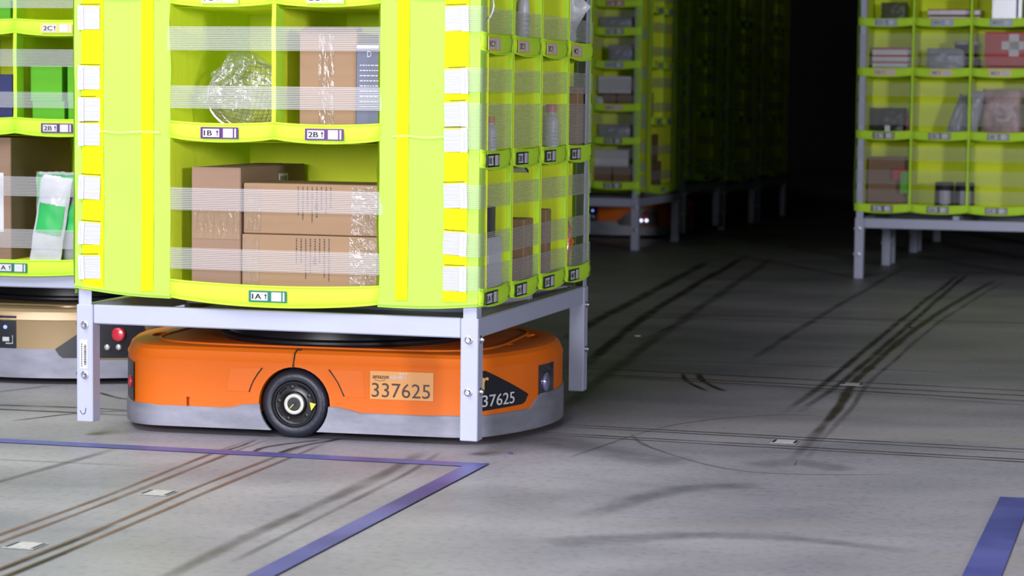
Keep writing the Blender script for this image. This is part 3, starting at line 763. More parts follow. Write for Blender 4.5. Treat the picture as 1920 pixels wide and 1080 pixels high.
        T = Matrix.Translation(end_pt(-1, .325, .115, .0)) @ Matrix.Rotation(-PI / 2, 4, 'Y') @ Matrix.Rotation(.3, 4, 'X')
        MB().lathe([(.015, -.004), (.015, .003), (.012, .006), (.004, .008)], 20, 0, T).build('tail_button', REDB, root, smooth=True)
    if front_end:
        s = front_end
        g = MB(); g.grid(lambda a, b: end_pt(s, -.17 + .180 * a, .100 + .092 * b, .002), 8, 5, 0, None); g.build('sensor_window', BLK, root, smooth=True)
        def disc(nm, t, z, r, m, h=.004):
            q = end_pt(s, t, z, .0); T = Matrix.Translation(q) @ Matrix.Rotation(s * PI / 2, 4, 'Y')
            MB().lathe([(r, -.002), (r, h), (r * .8, h + .002), (r * .1, h + .003)], 20, 0, T).build(nm, m, root, smooth=True)
        disc('blue_lamp', -.022, .160, .0055, LED_B)
        g = MB(); g.grid(lambda a, b: end_pt(s, -.030 + .020 * a, .120 + .012 * b, .0035), 1, 1, 0); g.build('white_square', TAB, root, fix=False)
        g = MB(); g.tube([end_pt(s, a, b, .003) for a, b in ((-.020, .114), (.000, .114), (.000, .137))], .002, 5); g.build('corner_bracket', PAINT, root)
        # black button panel on the viewer's right
        def lo(t): return .100 - (t - .122) * 1.6 if t < .137 else .076
        def hi(t): return min(.101 + (t - .122) * .72, .178) if t < .335 else .178 - (t - .335) * 1.0
        g = MB(); nn = 22
        for i in range(nn):
            t0, t1 = .122 + .228 * i / nn, .122 + .228 * (i + 1) / nn
            g.add([end_pt(s, t0, lo(t0), .006), end_pt(s, t1, lo(t1), .006), end_pt(s, t1, hi(t1), .006), end_pt(s, t0, hi(t0), .006)], [(0, 1, 2, 3)])
            for fz in (lo, hi):
                g.add([end_pt(s, t0, fz(t0), .006), end_pt(s, t1, fz(t1), .006), end_pt(s, t1, fz(t1), -.002), end_pt(s, t0, fz(t0), -.002)], [(0, 1, 2, 3)])
        pb = g.build('button_panel', BLK, root)
        disc('stop_button', .290, .142, .0195, REDB, .014)
        for t in (.232, .261, .290): disc('lamp_button', t, .106, .0085, LAMPOFF if shell is GOLD else LED_W, .010)
    root.location = (center[0], center[1], 0); root.rotation_euler = (0, 0, rz)
    return root
_oc = {}
def out_off_cache(d, i):
    if d not in _oc: _oc[d] = out_off(d)
    return _oc[d][i]
R1 = make_robot('drive_robot', M_C, -.215, ORA, 'orange wheeled robot with tan number plate under the nearest pod', True, None)
R2 = make_robot('drive_robot', L_C, -YAW_L + PI / 2, GOLD, 'gold robot with red stop button under the left pod', False, -1)
R3 = make_robot('drive_robot', b_center(1), -YAW_B + PI / 2, ORA, 'distant orange robot with three lit lamps under the dim row of pods', False, -1)

# ------------------------------------------------------------------ goods in the bins
def world(pod, k, u, d, z):
    fr = Face(k); p = fr(u, d, z); rz = pod.rotation_euler.z
    M = Matrix.Translation(pod.location) @ Matrix.Rotation(rz, 4, 'Z')
    return M @ p, rz + fr.rz
def put(o, pod, k, u, d, z, r=0.0, tx=0.0, ty=0.0):
    p, rz = world(pod, k, u, d, z); o.location = p; o.rotation_euler = Euler((tx, ty, rz + r), 'XYZ'); return o
def carton(pod, k, u0, u1, d, dep, z0, h, label, m=CARD, mside=None, name='carton', cat='box', tape='v', r=0, extra=None, group=None, inset=.0):
    """box with flaps meeting on top and tape; local x right, y inward, z up, origin left bottom front"""
    w_ = u1 - u0; mb = MB()
    mb.cbox(0, w_, 0, dep, 0, h, .0022, 0)
    root = mb.build(name, m)
    tag(root, label, cat, group)
    if tape == 'v': MB().box(w_ * .34, w_ * .60, -.0008, 0, 0, h - .002).build('tape', TAPE, root); 
    if tape == 'h': MB().box(0.002, w_ - .002, -.0008, 0, h * .42, h * .66).build('tape', TAPE, root)
    if tape:
        MB().box(w_ / 2 - .001, w_ / 2 + .001, .004, dep - .004, h, h + .0006).build('flap_seam', CARDD, root)
    if extra: extra(root, w_, dep, h)
    return put(root, pod, k, u0, d, z0, r)
# --- M front, row A
def ex_sticker(root, w_, dep, h):
    g = MB(); g.box(w_, w_ + .0008, dep * .58, dep * .72, h * .80, h * .93, 0)
    for i in range(5): g.box(w_ + .0008, w_ + .0012, dep * (.60 + .022 * i), dep * (.612 + .022 * i), h * .82, h * .91, 1)
    g.build('sticker', [WHITE, INK], root)
zA = .326 + LIFT
def zl(z): return z     # pod local height
carton(POD_M, '-y', .283, .407, .030, .43, .324, .290, 'tall plain brown carton at the left of the large lower bin', tape='h', extra=ex_sticker)
def ex_print(seed, big):
    def f(root, w_, dep, h):
        g = MB(); rnd = random.Random(seed); y = -.0012
        x = w_ * .37
        for i in range(8):
            ww = rnd.uniform(.35, .75) * h; x += .0115
            z = h * .95
            while z > h * .95 - ww:
                l = rnd.uniform(.0015, .005); g.box(x, x + .0022, y, y + .0008, z - l, z, 0); z -= l + .0022
        fn = lambda a, b: Vector((w_ * .37 + .053 + b, y - .0003, h * .62 - a))
        for bo in (0, .0007): add_text(g, '717', lambda a, b: fn(a, b + bo), 0, 0, .0075, 0, 1)
        g.build('print', INK, root)
        g = MB(); g.grid(lambda a, b: (w_ * (.80 + .2 * a), -.004 - .004 * nz(a * 6 + seed, b * 7), h * (.02 + .96 * b)), 12, 10)
        g.build('shrink_wrap', FILM2, root, smooth=True, fix=False)
        MB().box(.003, w_ * .13, -.0009, 0, h * .06, h * .94).build('tape', TAPE, root)
    return f
carton(POD_M, '-y', .409, .745, .034, .22, .324, .135, 'long flat printed carton at the bottom of the stack of two', m=CARDT, tape=None, extra=ex_print(4, 0))
carton(POD_M, '-y', .411, .748, .038, .22, .4605, .118, 'long flat printed carton lying on top of another in the lower bin', m=CARDT, tape=None, extra=ex_print(9, 1))
# --- M front, row B right
def ex_open(root, w_, dep, h):
    g = MB(); g.grid(lambda a, b: (w_ * (.02 + .96 * a), -.001 + .05 * b, h + .001 + .010 * math.sin(PI * b * .9) * (1 + .4 * nz(a * 5, b))), 6, 4, 0, (0, 0, .002))
    g.build('flap', CARD, root)
carton(POD_M, '-y', .549, .690, .040, .30, .698, .232, 'upright brown carton with glossy tape in the upper right bin', m=CARDT, tape='v', extra=ex_open)
def book(pod, k, u0, u1, d, dep, z0, h, label, m, name='boxed_item', cat='box', lines=0, r=0, tx=0, group=None, head=None, band=None):
    w_ = u1 - u0; o = MB().cbox(0, w_, 0, dep, 0, h, .0015).build(name, m); tag(o, label, cat, group)
    g = MB(); rnd = random.Random(int(u0 * 999 + z0 * 99))
    if lines:
        for i in range(lines):
            z = h * (.30 + .52 * i / lines); xx = w_ * .15
            while xx < w_ * .9: l = rnd.uniform(.003, .009); g.box(xx, min(xx + l, w_ * .96), -.0009, 0, z, z + .0022); xx += l + .002
    if head: add_text(g, head, lambda a, b: Vector((a, -.0012, b)), w_ * .45, h * .86, .014, 0, .8)
    if lines or head: g.box(0.001, w_ - .001, -.0009, 0, h * .955, h * .995); g.build('print', WHITE, o)
    if band: MB().box(0.0005, w_ - .0005, -.001, 0, h * band[0], h * band[1]).build('printed_band', band[2], o)
    return put(o, pod, k, u0, d, z0, r, tx)
book(POD_M, '-y', .692, .752, .030, .22, .698, .205, 'slate blue box with white lettering beside the taped carton', SLATE, lines=9, head='D')

# --- wrapped wire basket, M row B left
def bag(w_, dep, h, seed, mat_, name, lump=.25, parent=None, top=.35):
    def fn(a, b):
        th = 2 * PI * a; ph = b
        prof = math.sin(PI * min(1, ph * 1.0)) ** .35 if 0 < ph < 1 else 0
        prof *= 1 - top * ph
        k = 1 + lump * nz(math.cos(th) * 2 + seed, math.sin(th) * 2, ph * 4) + .16 * (abs(nz(math.cos(th) * 4 + ph * 3, math.sin(th) * 4 + seed, ph * 5)) - .25) + .06 * nz(math.cos(th) * 12, math.sin(th) * 12 + seed, ph * 14)
        return (w_ / 2 * math.cos(th) * prof * k, dep / 2 * math.sin(th) * prof * k, h * ph)
    return MB().grid(fn, 72, 44, 0).build(name, mat_, parent, smooth=True, fix=False)
bk = empty('wire_basket'); tag(bk, 'round brown wire basket in crinkled clear film, upper left bin', 'basket')
T0 = Matrix.Rotation(1.0, 4, 'X') @ Matrix.Rotation(.25, 4, 'Y')
R_ = .095
g = MB(); g.tube([T0 @ Vector((R_ * math.cos(a), R_ * math.sin(a), 0)) for a in [2 * PI * i / 40 for i in range(40)]], .0035, 6, closed=True)
g.tube([T0 @ Vector((R_ * .75 * math.cos(a), R_ * .75 * math.sin(a), -.03)) for a in [2 * PI * i / 40 for i in range(40)]], .002, 6, closed=True)
g.build('rim', BOLT, bk)
g = MB()
for i in range(-7, 8):
    x = i * .0125; q = math.sqrt(max(0, .0092 - x * x))
    for ax in (0, 1):
        pts = []
        for j in range(9):
            y = -q + 2 * q * j / 8; zz = -.045 * (1 - (x * x + y * y) / .0092)
            pts.append(T0 @ (Vector((x, y, zz)) if ax else Vector((y, x, zz))))
        if q > .01: g.tube(pts, .0009, 4)
wm = g.build('mesh_bowl', WIRE, bk); wm['kind'] = 'stuff'
fo = bag(.225, .17, .185, 3, FILM, 'film_wrap', .75, bk, .45); fo.location = (-.015, 0, -.078)
put(bk, POD_M, '-y', .392, .115, .782)

# --- bottles
def bottle(pod, k, u, d, z0, r, h, body, cap, label, tilt=0, text=True, neck=.45):
    root = empty('bottle'); tag(root, label, 'bottle')
    MB().lathe([(r * .9, 0), (r, .004), (r, h * .66), (r * .93, h * .74), (r * .6, h * .80), (r * neck, h * .84), (r * neck, h * .86)], 24, 0).build('body', body, root, smooth='auto')
    cr = r * (neck + .12)
    MB().lathe([(cr, h * .85), (cr, h * .985), (cr * .9, h), (.001, h)], 20, 0).build('cap', cap, root, smooth='auto')
    if text:
        g = MB()
        for i in range(6):
            z = h * (.12 + .075 * i)
            for s0, s1 in ((-2.6, -1.75), (-1.6, -.8)):
                g.grid(lambda a, b: ((r + .0006) * math.cos(s0 + (s1 - s0) * a), (r + .0006) * math.sin(s0 + (s1 - s0) * a), z + h * .018 * b), 4, 1)
        g.build('print', INKL, root, fix=False)
    return put(root, pod, k, u, d, z0, 0, tilt)
bottle(POD_M, '+x', .150, .020, .641, .0155, .100, WBT, ORC, 'small white bottle with orange cap behind side straps', 0, neck=.6)
bottle(POD_M, '+x', .725, .024, .641, .0200, .128, WBT, PINK, 'large white bottle with pink cap in third side bin', 0, neck=.6)
bottle(POD_M, '+x', .425, .020, .906, .0160, .150, WBT, PINK, 'white bottle with pink cap in the second bin at the top', 0, neck=.5)
# --- side bins, M
def packet(pod, k, u, d, z0, w_, dep, h, m, label, name='packet', cat='packet', tilt=0., r=0., parts=None, group=None):
    def fn(s):
        def f(a, b):
            e = math.sin(PI * a) ** .6 if 0 < a < 1 else 0; e2 = math.sin(PI * b) ** .5 if 0 < b < 1 else 0
            return ((a - .5) * w_ + .004 * nz(b * 5, u * 7), s * dep / 2 * e * e2 * (1 + .5 * nz(a * 5 + u * 9, b * 5)) , h * b + .004 * nz(a * 8, 3))
        return f
    mb = MB().grid(fn(-1), 14, 14).grid(fn(1), 14, 14)
    o = mb.build(name, m, None, smooth=True, fix=False); tag(o, label, cat, group)
    if parts:
        for (nm, a0, a1, b0, b1, mm) in parts:
            f = fn(-1.0)
            MB().grid(lambda a, b: Vector(f(a0 + (a1 - a0) * a, b0 + (b1 - b0) * b)) + Vector((0, -.002, 0)), 10, 8).build(nm, mm, o, smooth=True, fix=False)
    return put(o, pod, k, u, d + dep / 2, z0, r, tilt)
o = book(POD_M, '+x', .130, .190, .016, .10, .326, .205, 'purple box behind white packet in the first lower side bin', PURP)
o = book(POD_M, '+x', .090, .205, .004, .07, .326, .135, 'white printed packet standing before the purple box', WPL, name='packet', cat='packet', lines=0)
g = MB()
for i in range(5): g.box(-.0009, 0, .012 + .001 * (i % 2), .019 + .002 * (i % 3), .050 + i * .009, .055 + i * .009)
g.build('print', PURP, o)
carton(POD_M, '+x', .405, .490, .005, .17, .326, .165, 'brown carton in the second lower side bin, with a pale edge strip', m=CARDT, tape='v')
carton(POD_M, '+x', .615, .665, .005, .17, .326, .180, 'narrow brown carton in the third lower side bin', m=CARDT, tape='v')
packet(POD_M, '+x', .875, .004, .330, .03, .045, .16, ORFOOD, 'glossy orange snack packet in the last lower side bin')
o = book(POD_M, '+x', .330, .440, .004, .10, .640, .020, 'white and black booklet leaning low in the second side bin', WPL, name='booklet', cat='book', band=(.0, .3, BLK)); o.rotation_euler.y = .35
carton(POD_M, '+x', .930, .990, .005, .16, .641, .175, 'brown carton in the last middle side bin', m=CARDT, tape=None)
packet(POD_M, '+x', .965, .004, .905, .06, .16, .24, WPL, 'white plastic mailer with black corner in the last top side bin', 'mailer', 'packet', parts=[('black_corner', .70, .95, .42, .56, BLK)])
ri = MB().tube([(.0, 0, .0), (.012, 0, .006), (.022, -.004, .02), (.026, -.006, .035), (.022, -.005, .052), (.012, -.002, .064), (.004, 0, .068)], .0022, 6).build('plastic_clip', WPL); tag(ri, 'curved clear plastic clip hanging at the corner of the first top side bin', 'clip')
ri.location = (0, 0, 0); put(ri, POD_M, '+x', .020, -.010, .958)
MB().grid(lambda a, b: (.004 + .018 * math.sin(PI * b) * a, -.002, .004 + .060 * b), 3, 8).build('clip_web', FILM, ri, fix=False)

# --- L front
def gbox(u0, u1, z0, h, lb): 
    o = book(POD_L, '-y', u0, u1, .045, .16, z0, h, lb, GRN, lines=0, band=(.0, .03, GRN2)); return o
gbox(.533, .629, .687, .074, 'bright green box at bottom left of the four green ones')
gbox(.640, .735, .687, .074, 'bright green box at bottom right of the four green ones')
gbox(.528, .622, .762, .098, 'bright green box at top left of the four green ones')
gbox(.638, .735, .762, .098, 'bright green box at top right of the four green ones')
o = book(POD_L, '-y', .300, .480, .03, .16, .700, .135, 'navy blue box at the left edge, beside the green boxes', NAVY, band=(.0, .08, WHITE))
book(POD_L, '-y', .34, .475, .03, .15, .968, .075, 'small green box in the topmost left bin', GRN)
def ex_lab(root, w_, dep, h): MB().box(w_ * .70, w_ * .90, -.0009, 0, h * .25, h * .72).build('sticker', WHITE, root)
carton(POD_L, '-y', .262, .478, .020, .44, .302, .355, 'large brown carton with dark side at the left edge', tape=None, m=CARD, extra=ex_lab)
packet(POD_L, '-y', .590, .07, .305, .14, .07, .255, WPL, 'white and green plastic sack behind the tall white packet', 'sack', 'packet', parts=[('green_print', .05, .95, .62, .97, GRN2)])
packet(POD_L, '-y', .572, .02, .303, .092, .03, .250, WPL, 'tall white packet with green band leaning in the left pod', 'packet', 'packet', r=0, parts=[('green_band', .08, .92, .34, .68, GRN2)]).rotation_euler.y = .16
packet(POD_L, '-y', .680, .04, .305, .15, .06, .210, GREYP, 'grey film sack with green print beside the post of the nearest pod', 'sack', 'packet', parts=[('green_print', .1, .9, .42, .78, GRN2)])

# --- R front (narrow face toward the camera)
def flat(pod, k, u0, u1, d, z0, h, lb, m, edge, grp):
    o = book(pod, k, u0, u1, d, .18, z0, h, lb, m, name='board_book', cat='book', band=(.72, .98, edge)); o['group'] = grp; return o
G = 'pale books stacked in the right pod'
for i, (h, e, lb) in enumerate(((.022, GREYP, 'pale flat book at the bottom of the stack in the right pod'), (.024, RED, 'pale flat book second from the bottom in the right pod'),
                                (.030, RED, 'pale flat book third from the bottom in the right pod'), (.034, RED, 'pale flat book with dark red top, on the stack in the right pod'))):
    flat(POD_R, '-x', .058, .245, .035, .960 + (0, .0225, .047, .0775)[i], h, lb, WPL, e, G)
book(POD_R, '-x', .05, .235, .04, .15, .330, .235, 'dark brown box in the bottom left bin of the right pod', CARDD)
book(POD_R, '-x', .165, .232, .020, .018, .460, .052, 'bright red small packet before the dark brown box', RED, name='packet', cat='packet')
book(POD_R, '-x', .205, .240, .0, .016, .400, .100, 'thin lime green card before the dark brown box', GRN, name='card', cat='card')
def jars(lb, u):
    root = empty('jar'); tag(root, lb, 'jar', 'black jars in the right pod')
    MB().lathe([(.042, 0), (.0455, .004), (.0455, .084), (.042, .090)], 24).build('body', BLK, root, smooth='auto')
    MB().grid(lambda a, b: (.0462 * math.cos(-1.95 + 1.1 * a), .0462 * math.sin(-1.95 + 1.1 * a), .022 + .062 * b), 8, 1).build('paper_label', GREYP, root, fix=False)
    MB().lathe([(.044, .090), (.044, .118), (.041, .122), (.001, .122)], 24).build('lid', BLKM, root, smooth='auto')
    put(root, POD_R, '-x', u, .06, .333)
jars('black jar with pale label, left one of the pair', .402); jars('black jar with pale label, right one of the pair', .495)
packet(POD_R, '-x', .135, .04, .668, .17, .07, .125, mat('dark_mixed_pack', (.04, .05, .045), .4, var=((30, 30, 30), .8)), 'dark mixed pack in the middle left bin of the right pod')
book(POD_R, '-x', .222, .240, .03, .10, .668, .085, 'slim dark red box beside the dark mixed pack', RED)
book(POD_R, '-x', .125, .150, .015, .012, .668, .045, 'tiny white card before the dark mixed pack', WPL, name='card', cat='card')
packet(POD_R, '-x', .440, .05, .670, .085, .05, .190, GREYP, 'grey film packet leaning left in the second bin of the right pod').rotation_euler.y = .32
packet(POD_R, '-x', .500, .03, .670, .080, .05, .210, GREYP, 'taller grey film packet leaning beside its twin').rotation_euler.y = .18
packet(POD_R, '-x', .655, .04, .670, .185, .09, .215, PINKBAG, 'bulky pinkish film bag in the third bin of the right pod', 'film_bag', 'packet')
rb = book(POD_R, '-x', .570, .760, .05, .10, .990, .155, 'red box with white cross in the right pod', RED)
g = MB(); g.box(.075, .185, -.0012, 0, .075, .112); g.box(.108, .152, -.0012, 0, .045, .145); g.build('white_cross', WHITE, rb)
flat(POD_R, '-x', .565, .770, .03, .962, .024, 'pale book with red edge under the red cross box', WPL, RED, G)
jr = empty('tub'); tag(jr, 'dark glossy tub behind clear film in the right pod', 'tub')
MB().lathe([(.045, 0), (.050, .01), (.052, .055), (.055, .060), (.055, .072), (.001, .074)], 24).build('body', BLK, jr, smooth='auto')
MB().lathe([(.053, .058), (.057, .060), (.057, .070), (.053, .074)], 24).build('lid_rim', PAINT, jr, smooth='auto')
put(jr, POD_R, '-x', .480, .10, 1.028)
book(POD_R, '-x', .425, .540, .05, .12, .960, .064, 'black box under the dark glossy tub', BLKM)
packet(POD_R, '-x', .400, .03, .960, .19, .06, .110, GREYP, 'loose grey film pouch in the second bin, before the black box', 'film_bag', 'packet')
for i, lb in enumerate(('white flat box, lower of two on a slant in the right pod', 'white flat box, upper of two on a slant in the right pod')):
    o = book(POD_R, '-x', .308, .545, .04, .15, 1.192 + .030 * i, .026, lb, WPL, band=(.8, 1, RED))
gl = mat('glossy_pale_wrap', (.26, .29, .38), .25, coat=.3)
o = book(POD_R, '-x', .600, .735, .02, .10, 1.190, .14, 'glossy pale blue pack with dark edge in the top right corner', gl)
MB().box(.108, .118, -.001, 0, .0, .139).build('dark_edge', NAVY, o)
packet(POD_R, '-x', .150, .05, 1.190, .12, .05, .09, mat('dim_pack', (.10, .11, .07), .5), 'dull green pack in the top left bin of the right pod')

# --- B front and side
uB = lambda u: D + u
book(POD_B, '-x', uB(-.245), uB(-.060), .03, .14, .852, .092, 'white box on two brown boxes in the half lit pod', WPL)
carton(POD_B, '-x', uB(-.225), uB(-.145), .03, .14, .775, .075, 'left small brown carton under the white box', m=CARDD, tape=None)
carton(POD_B, '-x', uB(-.135), uB(-.050), .03, .14, .775, .075, 'right small brown carton under the white box', m=CARDD, tape=None)
packet(POD_B, '-x', uB(-.238), .02, .775, .05, .03, .060, WPL, 'small white packet beside the small brown cartons')
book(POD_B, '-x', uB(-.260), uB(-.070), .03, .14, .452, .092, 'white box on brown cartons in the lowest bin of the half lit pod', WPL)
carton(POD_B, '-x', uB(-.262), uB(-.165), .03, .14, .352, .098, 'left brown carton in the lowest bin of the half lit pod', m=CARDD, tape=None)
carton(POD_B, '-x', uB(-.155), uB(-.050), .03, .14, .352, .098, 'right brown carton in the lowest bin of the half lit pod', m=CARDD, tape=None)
packet(POD_B, '-x', uB(-.150), .03, .597, .20, .06, .085, GREYP, 'crumpled grey film pack in the second bin of the half lit pod')
packet(POD_B, '-x', uB(-.110), .03, 1.006, .17, .06, .110, GREYP, 'crumpled grey film pack in the fourth bin of the half lit pod')
packet(POD_B, '-x', uB(-.150), .03, 1.186, .20, .06, .080, GREYP, 'dim grey pack in the fifth bin of the half lit pod')
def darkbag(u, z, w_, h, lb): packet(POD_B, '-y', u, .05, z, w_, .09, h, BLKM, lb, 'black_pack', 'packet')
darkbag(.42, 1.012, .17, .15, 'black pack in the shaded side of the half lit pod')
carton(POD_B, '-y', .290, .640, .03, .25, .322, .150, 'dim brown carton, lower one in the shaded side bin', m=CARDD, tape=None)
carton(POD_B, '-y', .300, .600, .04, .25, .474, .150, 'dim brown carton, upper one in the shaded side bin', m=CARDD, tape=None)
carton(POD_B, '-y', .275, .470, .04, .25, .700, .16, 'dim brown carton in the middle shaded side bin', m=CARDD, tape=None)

# ------------------------------------------------------------------ floor marks
def ribbon(name, pts, wd, z, m, parent, jit=0.0, seed=0):
    pts = [Vector((*p, 0)) for p in pts]
    # resample
    out = []
    for i in range(len(pts) - 1):      # smooth curve through the points
        p0, p1, p2, p3 = pts[max(0, i - 1)], pts[i], pts[i + 1], pts[min(len(pts) - 1, i + 2)]
        n = max(4, int((p2 - p1).length / .06))
        for j in range(n):
            t = j / n; out.append(.5 * ((2 * p1) + (p2 - p0) * t + (2 * p0 - 5 * p1 + 4 * p2 - p3) * t * t + (3 * p1 - p0 - 3 * p2 + p3) * t ** 3))
    out.append(pts[-1]); vs = []; fs = []; uv = []
    for i, p in enumerate(out):
        a = out[max(0, i - 1)]; b = out[min(len(out) - 1, i + 1)]; d = (b - a).normalized(); nn = Vector((-d.y, d.x, 0))
        c = p + nn * jit * nz(i * .09 + seed, seed); ww = wd * (1 + .4 * nz(i * .2, seed + 4))
        vs += [(*(c + nn * ww / 2).xy, z), (*(c - nn * ww / 2).xy, z)]
        if i: fs.append((2 * i - 2, 2 * i - 1, 2 * i + 1, 2 * i))
    o = MB().add(vs, fs).build(name, m, parent, fix=False)
    uvl = o.data.uv_layers.new(name='UVMap'); nv = len(vs) // 2 - 1
    for poly_ in o.data.polygons:
        for li in poly_.loop_indices: uvl.data[li].uv = ((o.data.loops[li].vertex_index // 2) / nv, float(o.data.loops[li].vertex_index % 2))
    return o
TZ = [.0008]
for i_, (pts_, w_, m_) in enumerate((
    (((0.149, 7.264), (0.293, 7.264), (0.702, 7.122), (1.469, 6.84), (2.125, 6.598)), 0.0242, TRK),
    (((0.147, 7.164), (0.537, 7.038), (1.445, 6.726), (2.095, 6.503)), 0.024, TRKB),
    (((0.193, 7.099), (0.533, 6.984), (1.419, 6.604), (2.042, 6.338)), 0.024, TRKB),
    (((0.223, 7.048), (0.679, 6.88), (1.399, 6.51), (1.999, 6.202)), 0.014, TRKF),
    (((0.112, 6.026), (1.221, 5.668), (1.773, 5.49)), 0.018, TRKB),
    (((0.111, 5.986), (1.212, 5.624), (1.758, 5.445)), 0.015, TRKB),
    (((0.057, 5.875), (1.187, 5.505), (1.722, 5.329)), 0.018, TRKB),
    (((0.069, 5.839), (1.178, 5.463), (1.708, 5.284)), 0.015, TRKB),
    (((0.289, 9.238), (1.919, 8.972), (2.831, 8.824)), 0.05, TRKF),
    (((0.386, 9.09), (1.45, 8.789)), 0.03, TRKF),
    (((0.372, 7.541), (0.769, 7.475), (1.365, 7.271)), 0.02, TRKF),
    (((0.713, 6.262), (0.956, 7.119), (1.472, 9.048), (2.159, 11.564)), 0.0308, TRK),
    (((0.752, 6.266), (1.004, 7.124), (1.498, 8.964), (2.198, 11.57)), 0.0308, TRK),
    (((0.632, 5.415), (0.84, 6.241), (1.069, 7.242), (1.575, 9.06), (2.259, 11.202)), 0.036, TRKB),
    (((0.653, 5.369), (0.898, 6.354), (1.118, 7.247), (1.667, 9.183), (2.318, 11.211)), 0.022, TRKF),
    (((0.057, 5.875), (0.289, 7.137), (0.639, 8.945), (1.398, 12.729)), 0.06, TRKF),
    (((0.194, 7.155), (0.565, 9.391), (1.24, 12.701)), 0.055, TRK),
    (((0.165, 8.102), (0.418, 9.372), (1.005, 12.245)), 0.066, TRK),
    (((0.739, 7.502), (1.267, 9.481), (1.975, 12.012)), 0.04, TRKF),
    (((0.516, 7.187), (0.516, 6.969), (0.559, 6.73)), 0.022, TRK),
    (((0.564, 7.192), (0.563, 6.973), (0.605, 6.735)), 0.024, TRKB),
    (((0.126, 5.441), (0.393, 6.0), (0.643, 6.225), (0.813, 6.25)), 0.012, TRKF),
    (((0.294, 5.895), (0.331, 5.625), (0.524, 5.274), (0.876, 5.262)), 0.012, TRKF),
    (((-1.066, 3.375), (-0.897, 4.017), (-0.74, 4.614), (-0.63, 5.065), (-0.454, 5.696)), 0.0175, TRKR),
    (((-1.051, 3.326), (-0.88, 3.943), (-0.796, 4.249), (-0.593, 5.039), (-0.416, 5.726)), 0.0175, TRKR),
    (((-1.152, 3.65), (-0.967, 4.331), (-0.823, 4.86), (-0.68, 5.462), (-0.609, 5.71)), 0.0175, TRKR),
    (((-1.133, 3.589), (-0.951, 4.26), (-0.796, 4.829), (-0.644, 5.465), (-0.568, 5.714)), 0.0175, TRKR),
    (((-1.065, 3.37), (-0.894, 4.004), (-0.749, 4.543)), 0.0154, TRK),
    (((-1.043, 3.302), (-0.876, 3.925), (-0.759, 4.365)), 0.0165, TRK),
    (((-0.593, 5.452), (-0.569, 5.572), (-0.442, 5.706)), 0.0176, TRK),
    (((-0.542, 5.431), (-0.495, 5.578), (-0.399, 5.727)), 0.0198, TRK),
    (((-0.678, 5.446), (-0.631, 5.567), (-0.601, 5.693)), 0.0132, TRK),
    (((-0.599, 3.958), (-0.475, 4.459), (-0.292, 5.104), (-0.2, 5.541)), 0.045, TRKF),
    (((-0.493, 4.148), (-0.369, 4.638), (-0.227, 5.182), (-0.157, 5.544)), 0.02, TRKF),
    (((-1.339, 4.248), (-1.096, 4.962), (-0.988, 5.278), (-0.893, 5.573)), 0.03, TRKF),
    (((-1.719, 5.462), (-1.14, 5.329), (-0.831, 5.259)), 0.012, TRKF),
    (((-2.004, 6.376), (-1.34, 6.267), (-1.124, 6.231), (-0.948, 6.172)), 0.022, TRK),
    (((-1.991, 6.335), (-1.322, 6.182), (-1.12, 6.136), (-0.933, 6.079)), 0.021, TRKB),
    (((-1.248, 5.961), (-1.105, 6.127), (-0.965, 6.192)), 0.0154, TRK),
    (((-1.141, 6.573), (-1.045, 6.428), (-1.006, 6.455)), 0.022, TRK),
    (((-1.864, 5.927), (-1.4, 6.549), (-1.272, 6.721)), 0.03, TRKF),
    (((0.437, 8.132), (0.582, 8.686), (0.758, 9.182)), 0.014, TRKF),
    (((0.13, 4.641), (0.268, 4.901), (0.389, 5.045), (0.539, 5.077)), 0.1, SMEAR),
    (((0.064, 4.384), (0.194, 4.435), (0.347, 4.488)), 0.12, SMEAR),
    (((0.297, 4.485), (0.497, 4.475), (0.746, 4.341)), 0.07, SMEAR),
    (((0.531, 5.352), (0.647, 5.416), (0.764, 5.299)), 0.12, SMEAR),
    (((0.056, 5.782), (0.239, 5.533), (0.414, 5.382)), 0.2, SMEAR),
)): ribbon("tyre_mark", pts_, w_, .0006 + .00002 * i_, m_, FLOOR, .006, i_)

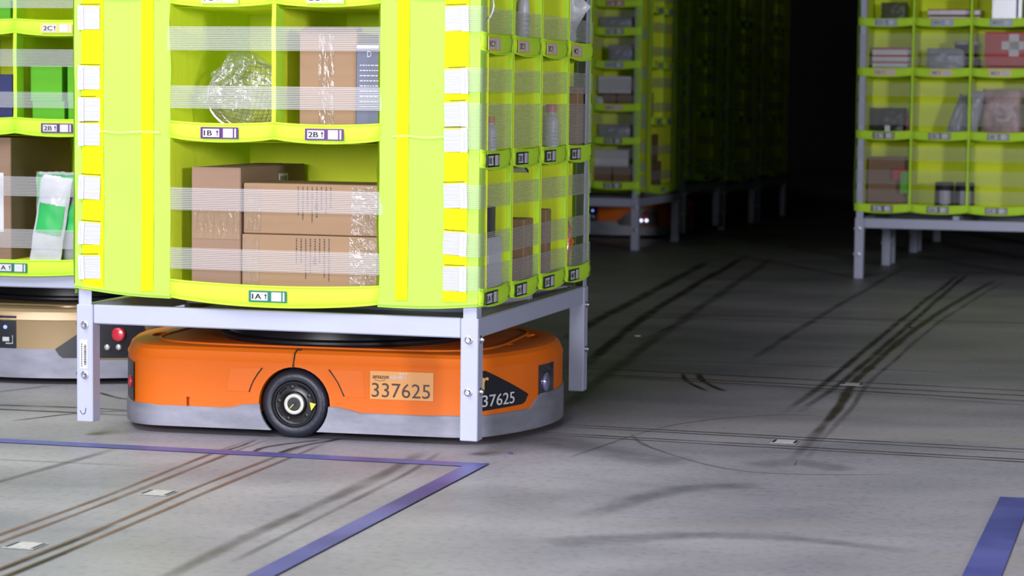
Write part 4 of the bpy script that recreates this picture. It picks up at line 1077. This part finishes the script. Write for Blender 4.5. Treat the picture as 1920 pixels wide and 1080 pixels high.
# blue tapes
def tape_strip(name, quad, z, label, group=None):
    a, b, c_, d = [Vector((*q, 0)) for q in quad]; n = 40
    def fn(u, v):
        p = a.lerp(b, u).lerp(d.lerp(c_, u), v); e = .0018 * nz(u * 22, v * 3 + z * 999)
        return (p.x + e, p.y + e, z)
    o = MB().grid(fn, n, 2, 0, (0, 0, .0006)).build(name, TAPEB); tag(o, label, 'floor tape', group); return o
tape_strip('floor_tape', ((-3.05, 6.132), (-.066, 5.345), (-.066, 5.292), (-3.05, 6.076)), .0018, 'thin blue floor tape running left to right before the orange robot')
tape_strip('floor_tape', ((-.0456, 5.345), (-.10, 5.320), (-.80, 2.75), (-.755, 2.74)), .0026, 'blue floor tape running from its corner toward the bottom edge')
tape_strip('floor_tape', ((1.022, 4.965), (1.085, 4.95), (.53, 2.95), (.465, 2.97)), .0018, 'wide blue floor tape at the bottom right corner')

def fiducial(x, y, label, r=-.27, s=.062):
    o = MB().box(-s / 2, s / 2, -s / 2, s / 2, 0, .0006).build('floor_marker', mat('worn_white_sticker', (.50, .50, .50), .5, var=((60, 60, 60), .25))); tag(o, label, 'floor marker')
    MB().box(-s * .47, -s * .36, -s * .42, s * .42, .0006, .0010).build('side_bar', INK, o); MB().box(s * .36, s * .47, -s * .42, s * .42, .0006, .0010).build('side_bar', INK, o)
    o.location = (x, y, .0012); o.rotation_euler = (0, 0, r)
fiducial(-.723, 4.90, 'square white floor marker left of the blue corner, between the reddish tracks')
fiducial(-.876, 4.305, 'square white floor marker nearest the bottom left corner')
fiducial(.992, 6.949, 'square white floor marker farthest back on the right')
fiducial(.662, 5.748, 'square white floor marker on the near track to the right of the pod')
def chip(x, y, s, m, lb, seed):
    g = MB(); n = 7; rnd = random.Random(seed)
    pts = [(s * rnd.uniform(.5, 1) * math.cos(2 * PI * i / n), s * .6 * rnd.uniform(.5, 1) * math.sin(2 * PI * i / n), 0) for i in range(n)]
    g.poly(pts, (0, 0, s * .25)); o = g.build('floor_chip', m); o.location = (x, y, .0012); tag(o, lb, 'debris')
chip(0.436, 8.297, .012, WPL, 'tiny white scrap lying on the dark floor right of the pod', 2)
chip(1.456, 8.708, .02, BLKM, 'small dark chip lying far right on the floor', 3)
chip(0.002, 5.506, .008, CHIPB, 'tiny blue chip right of the tape corner', 4)
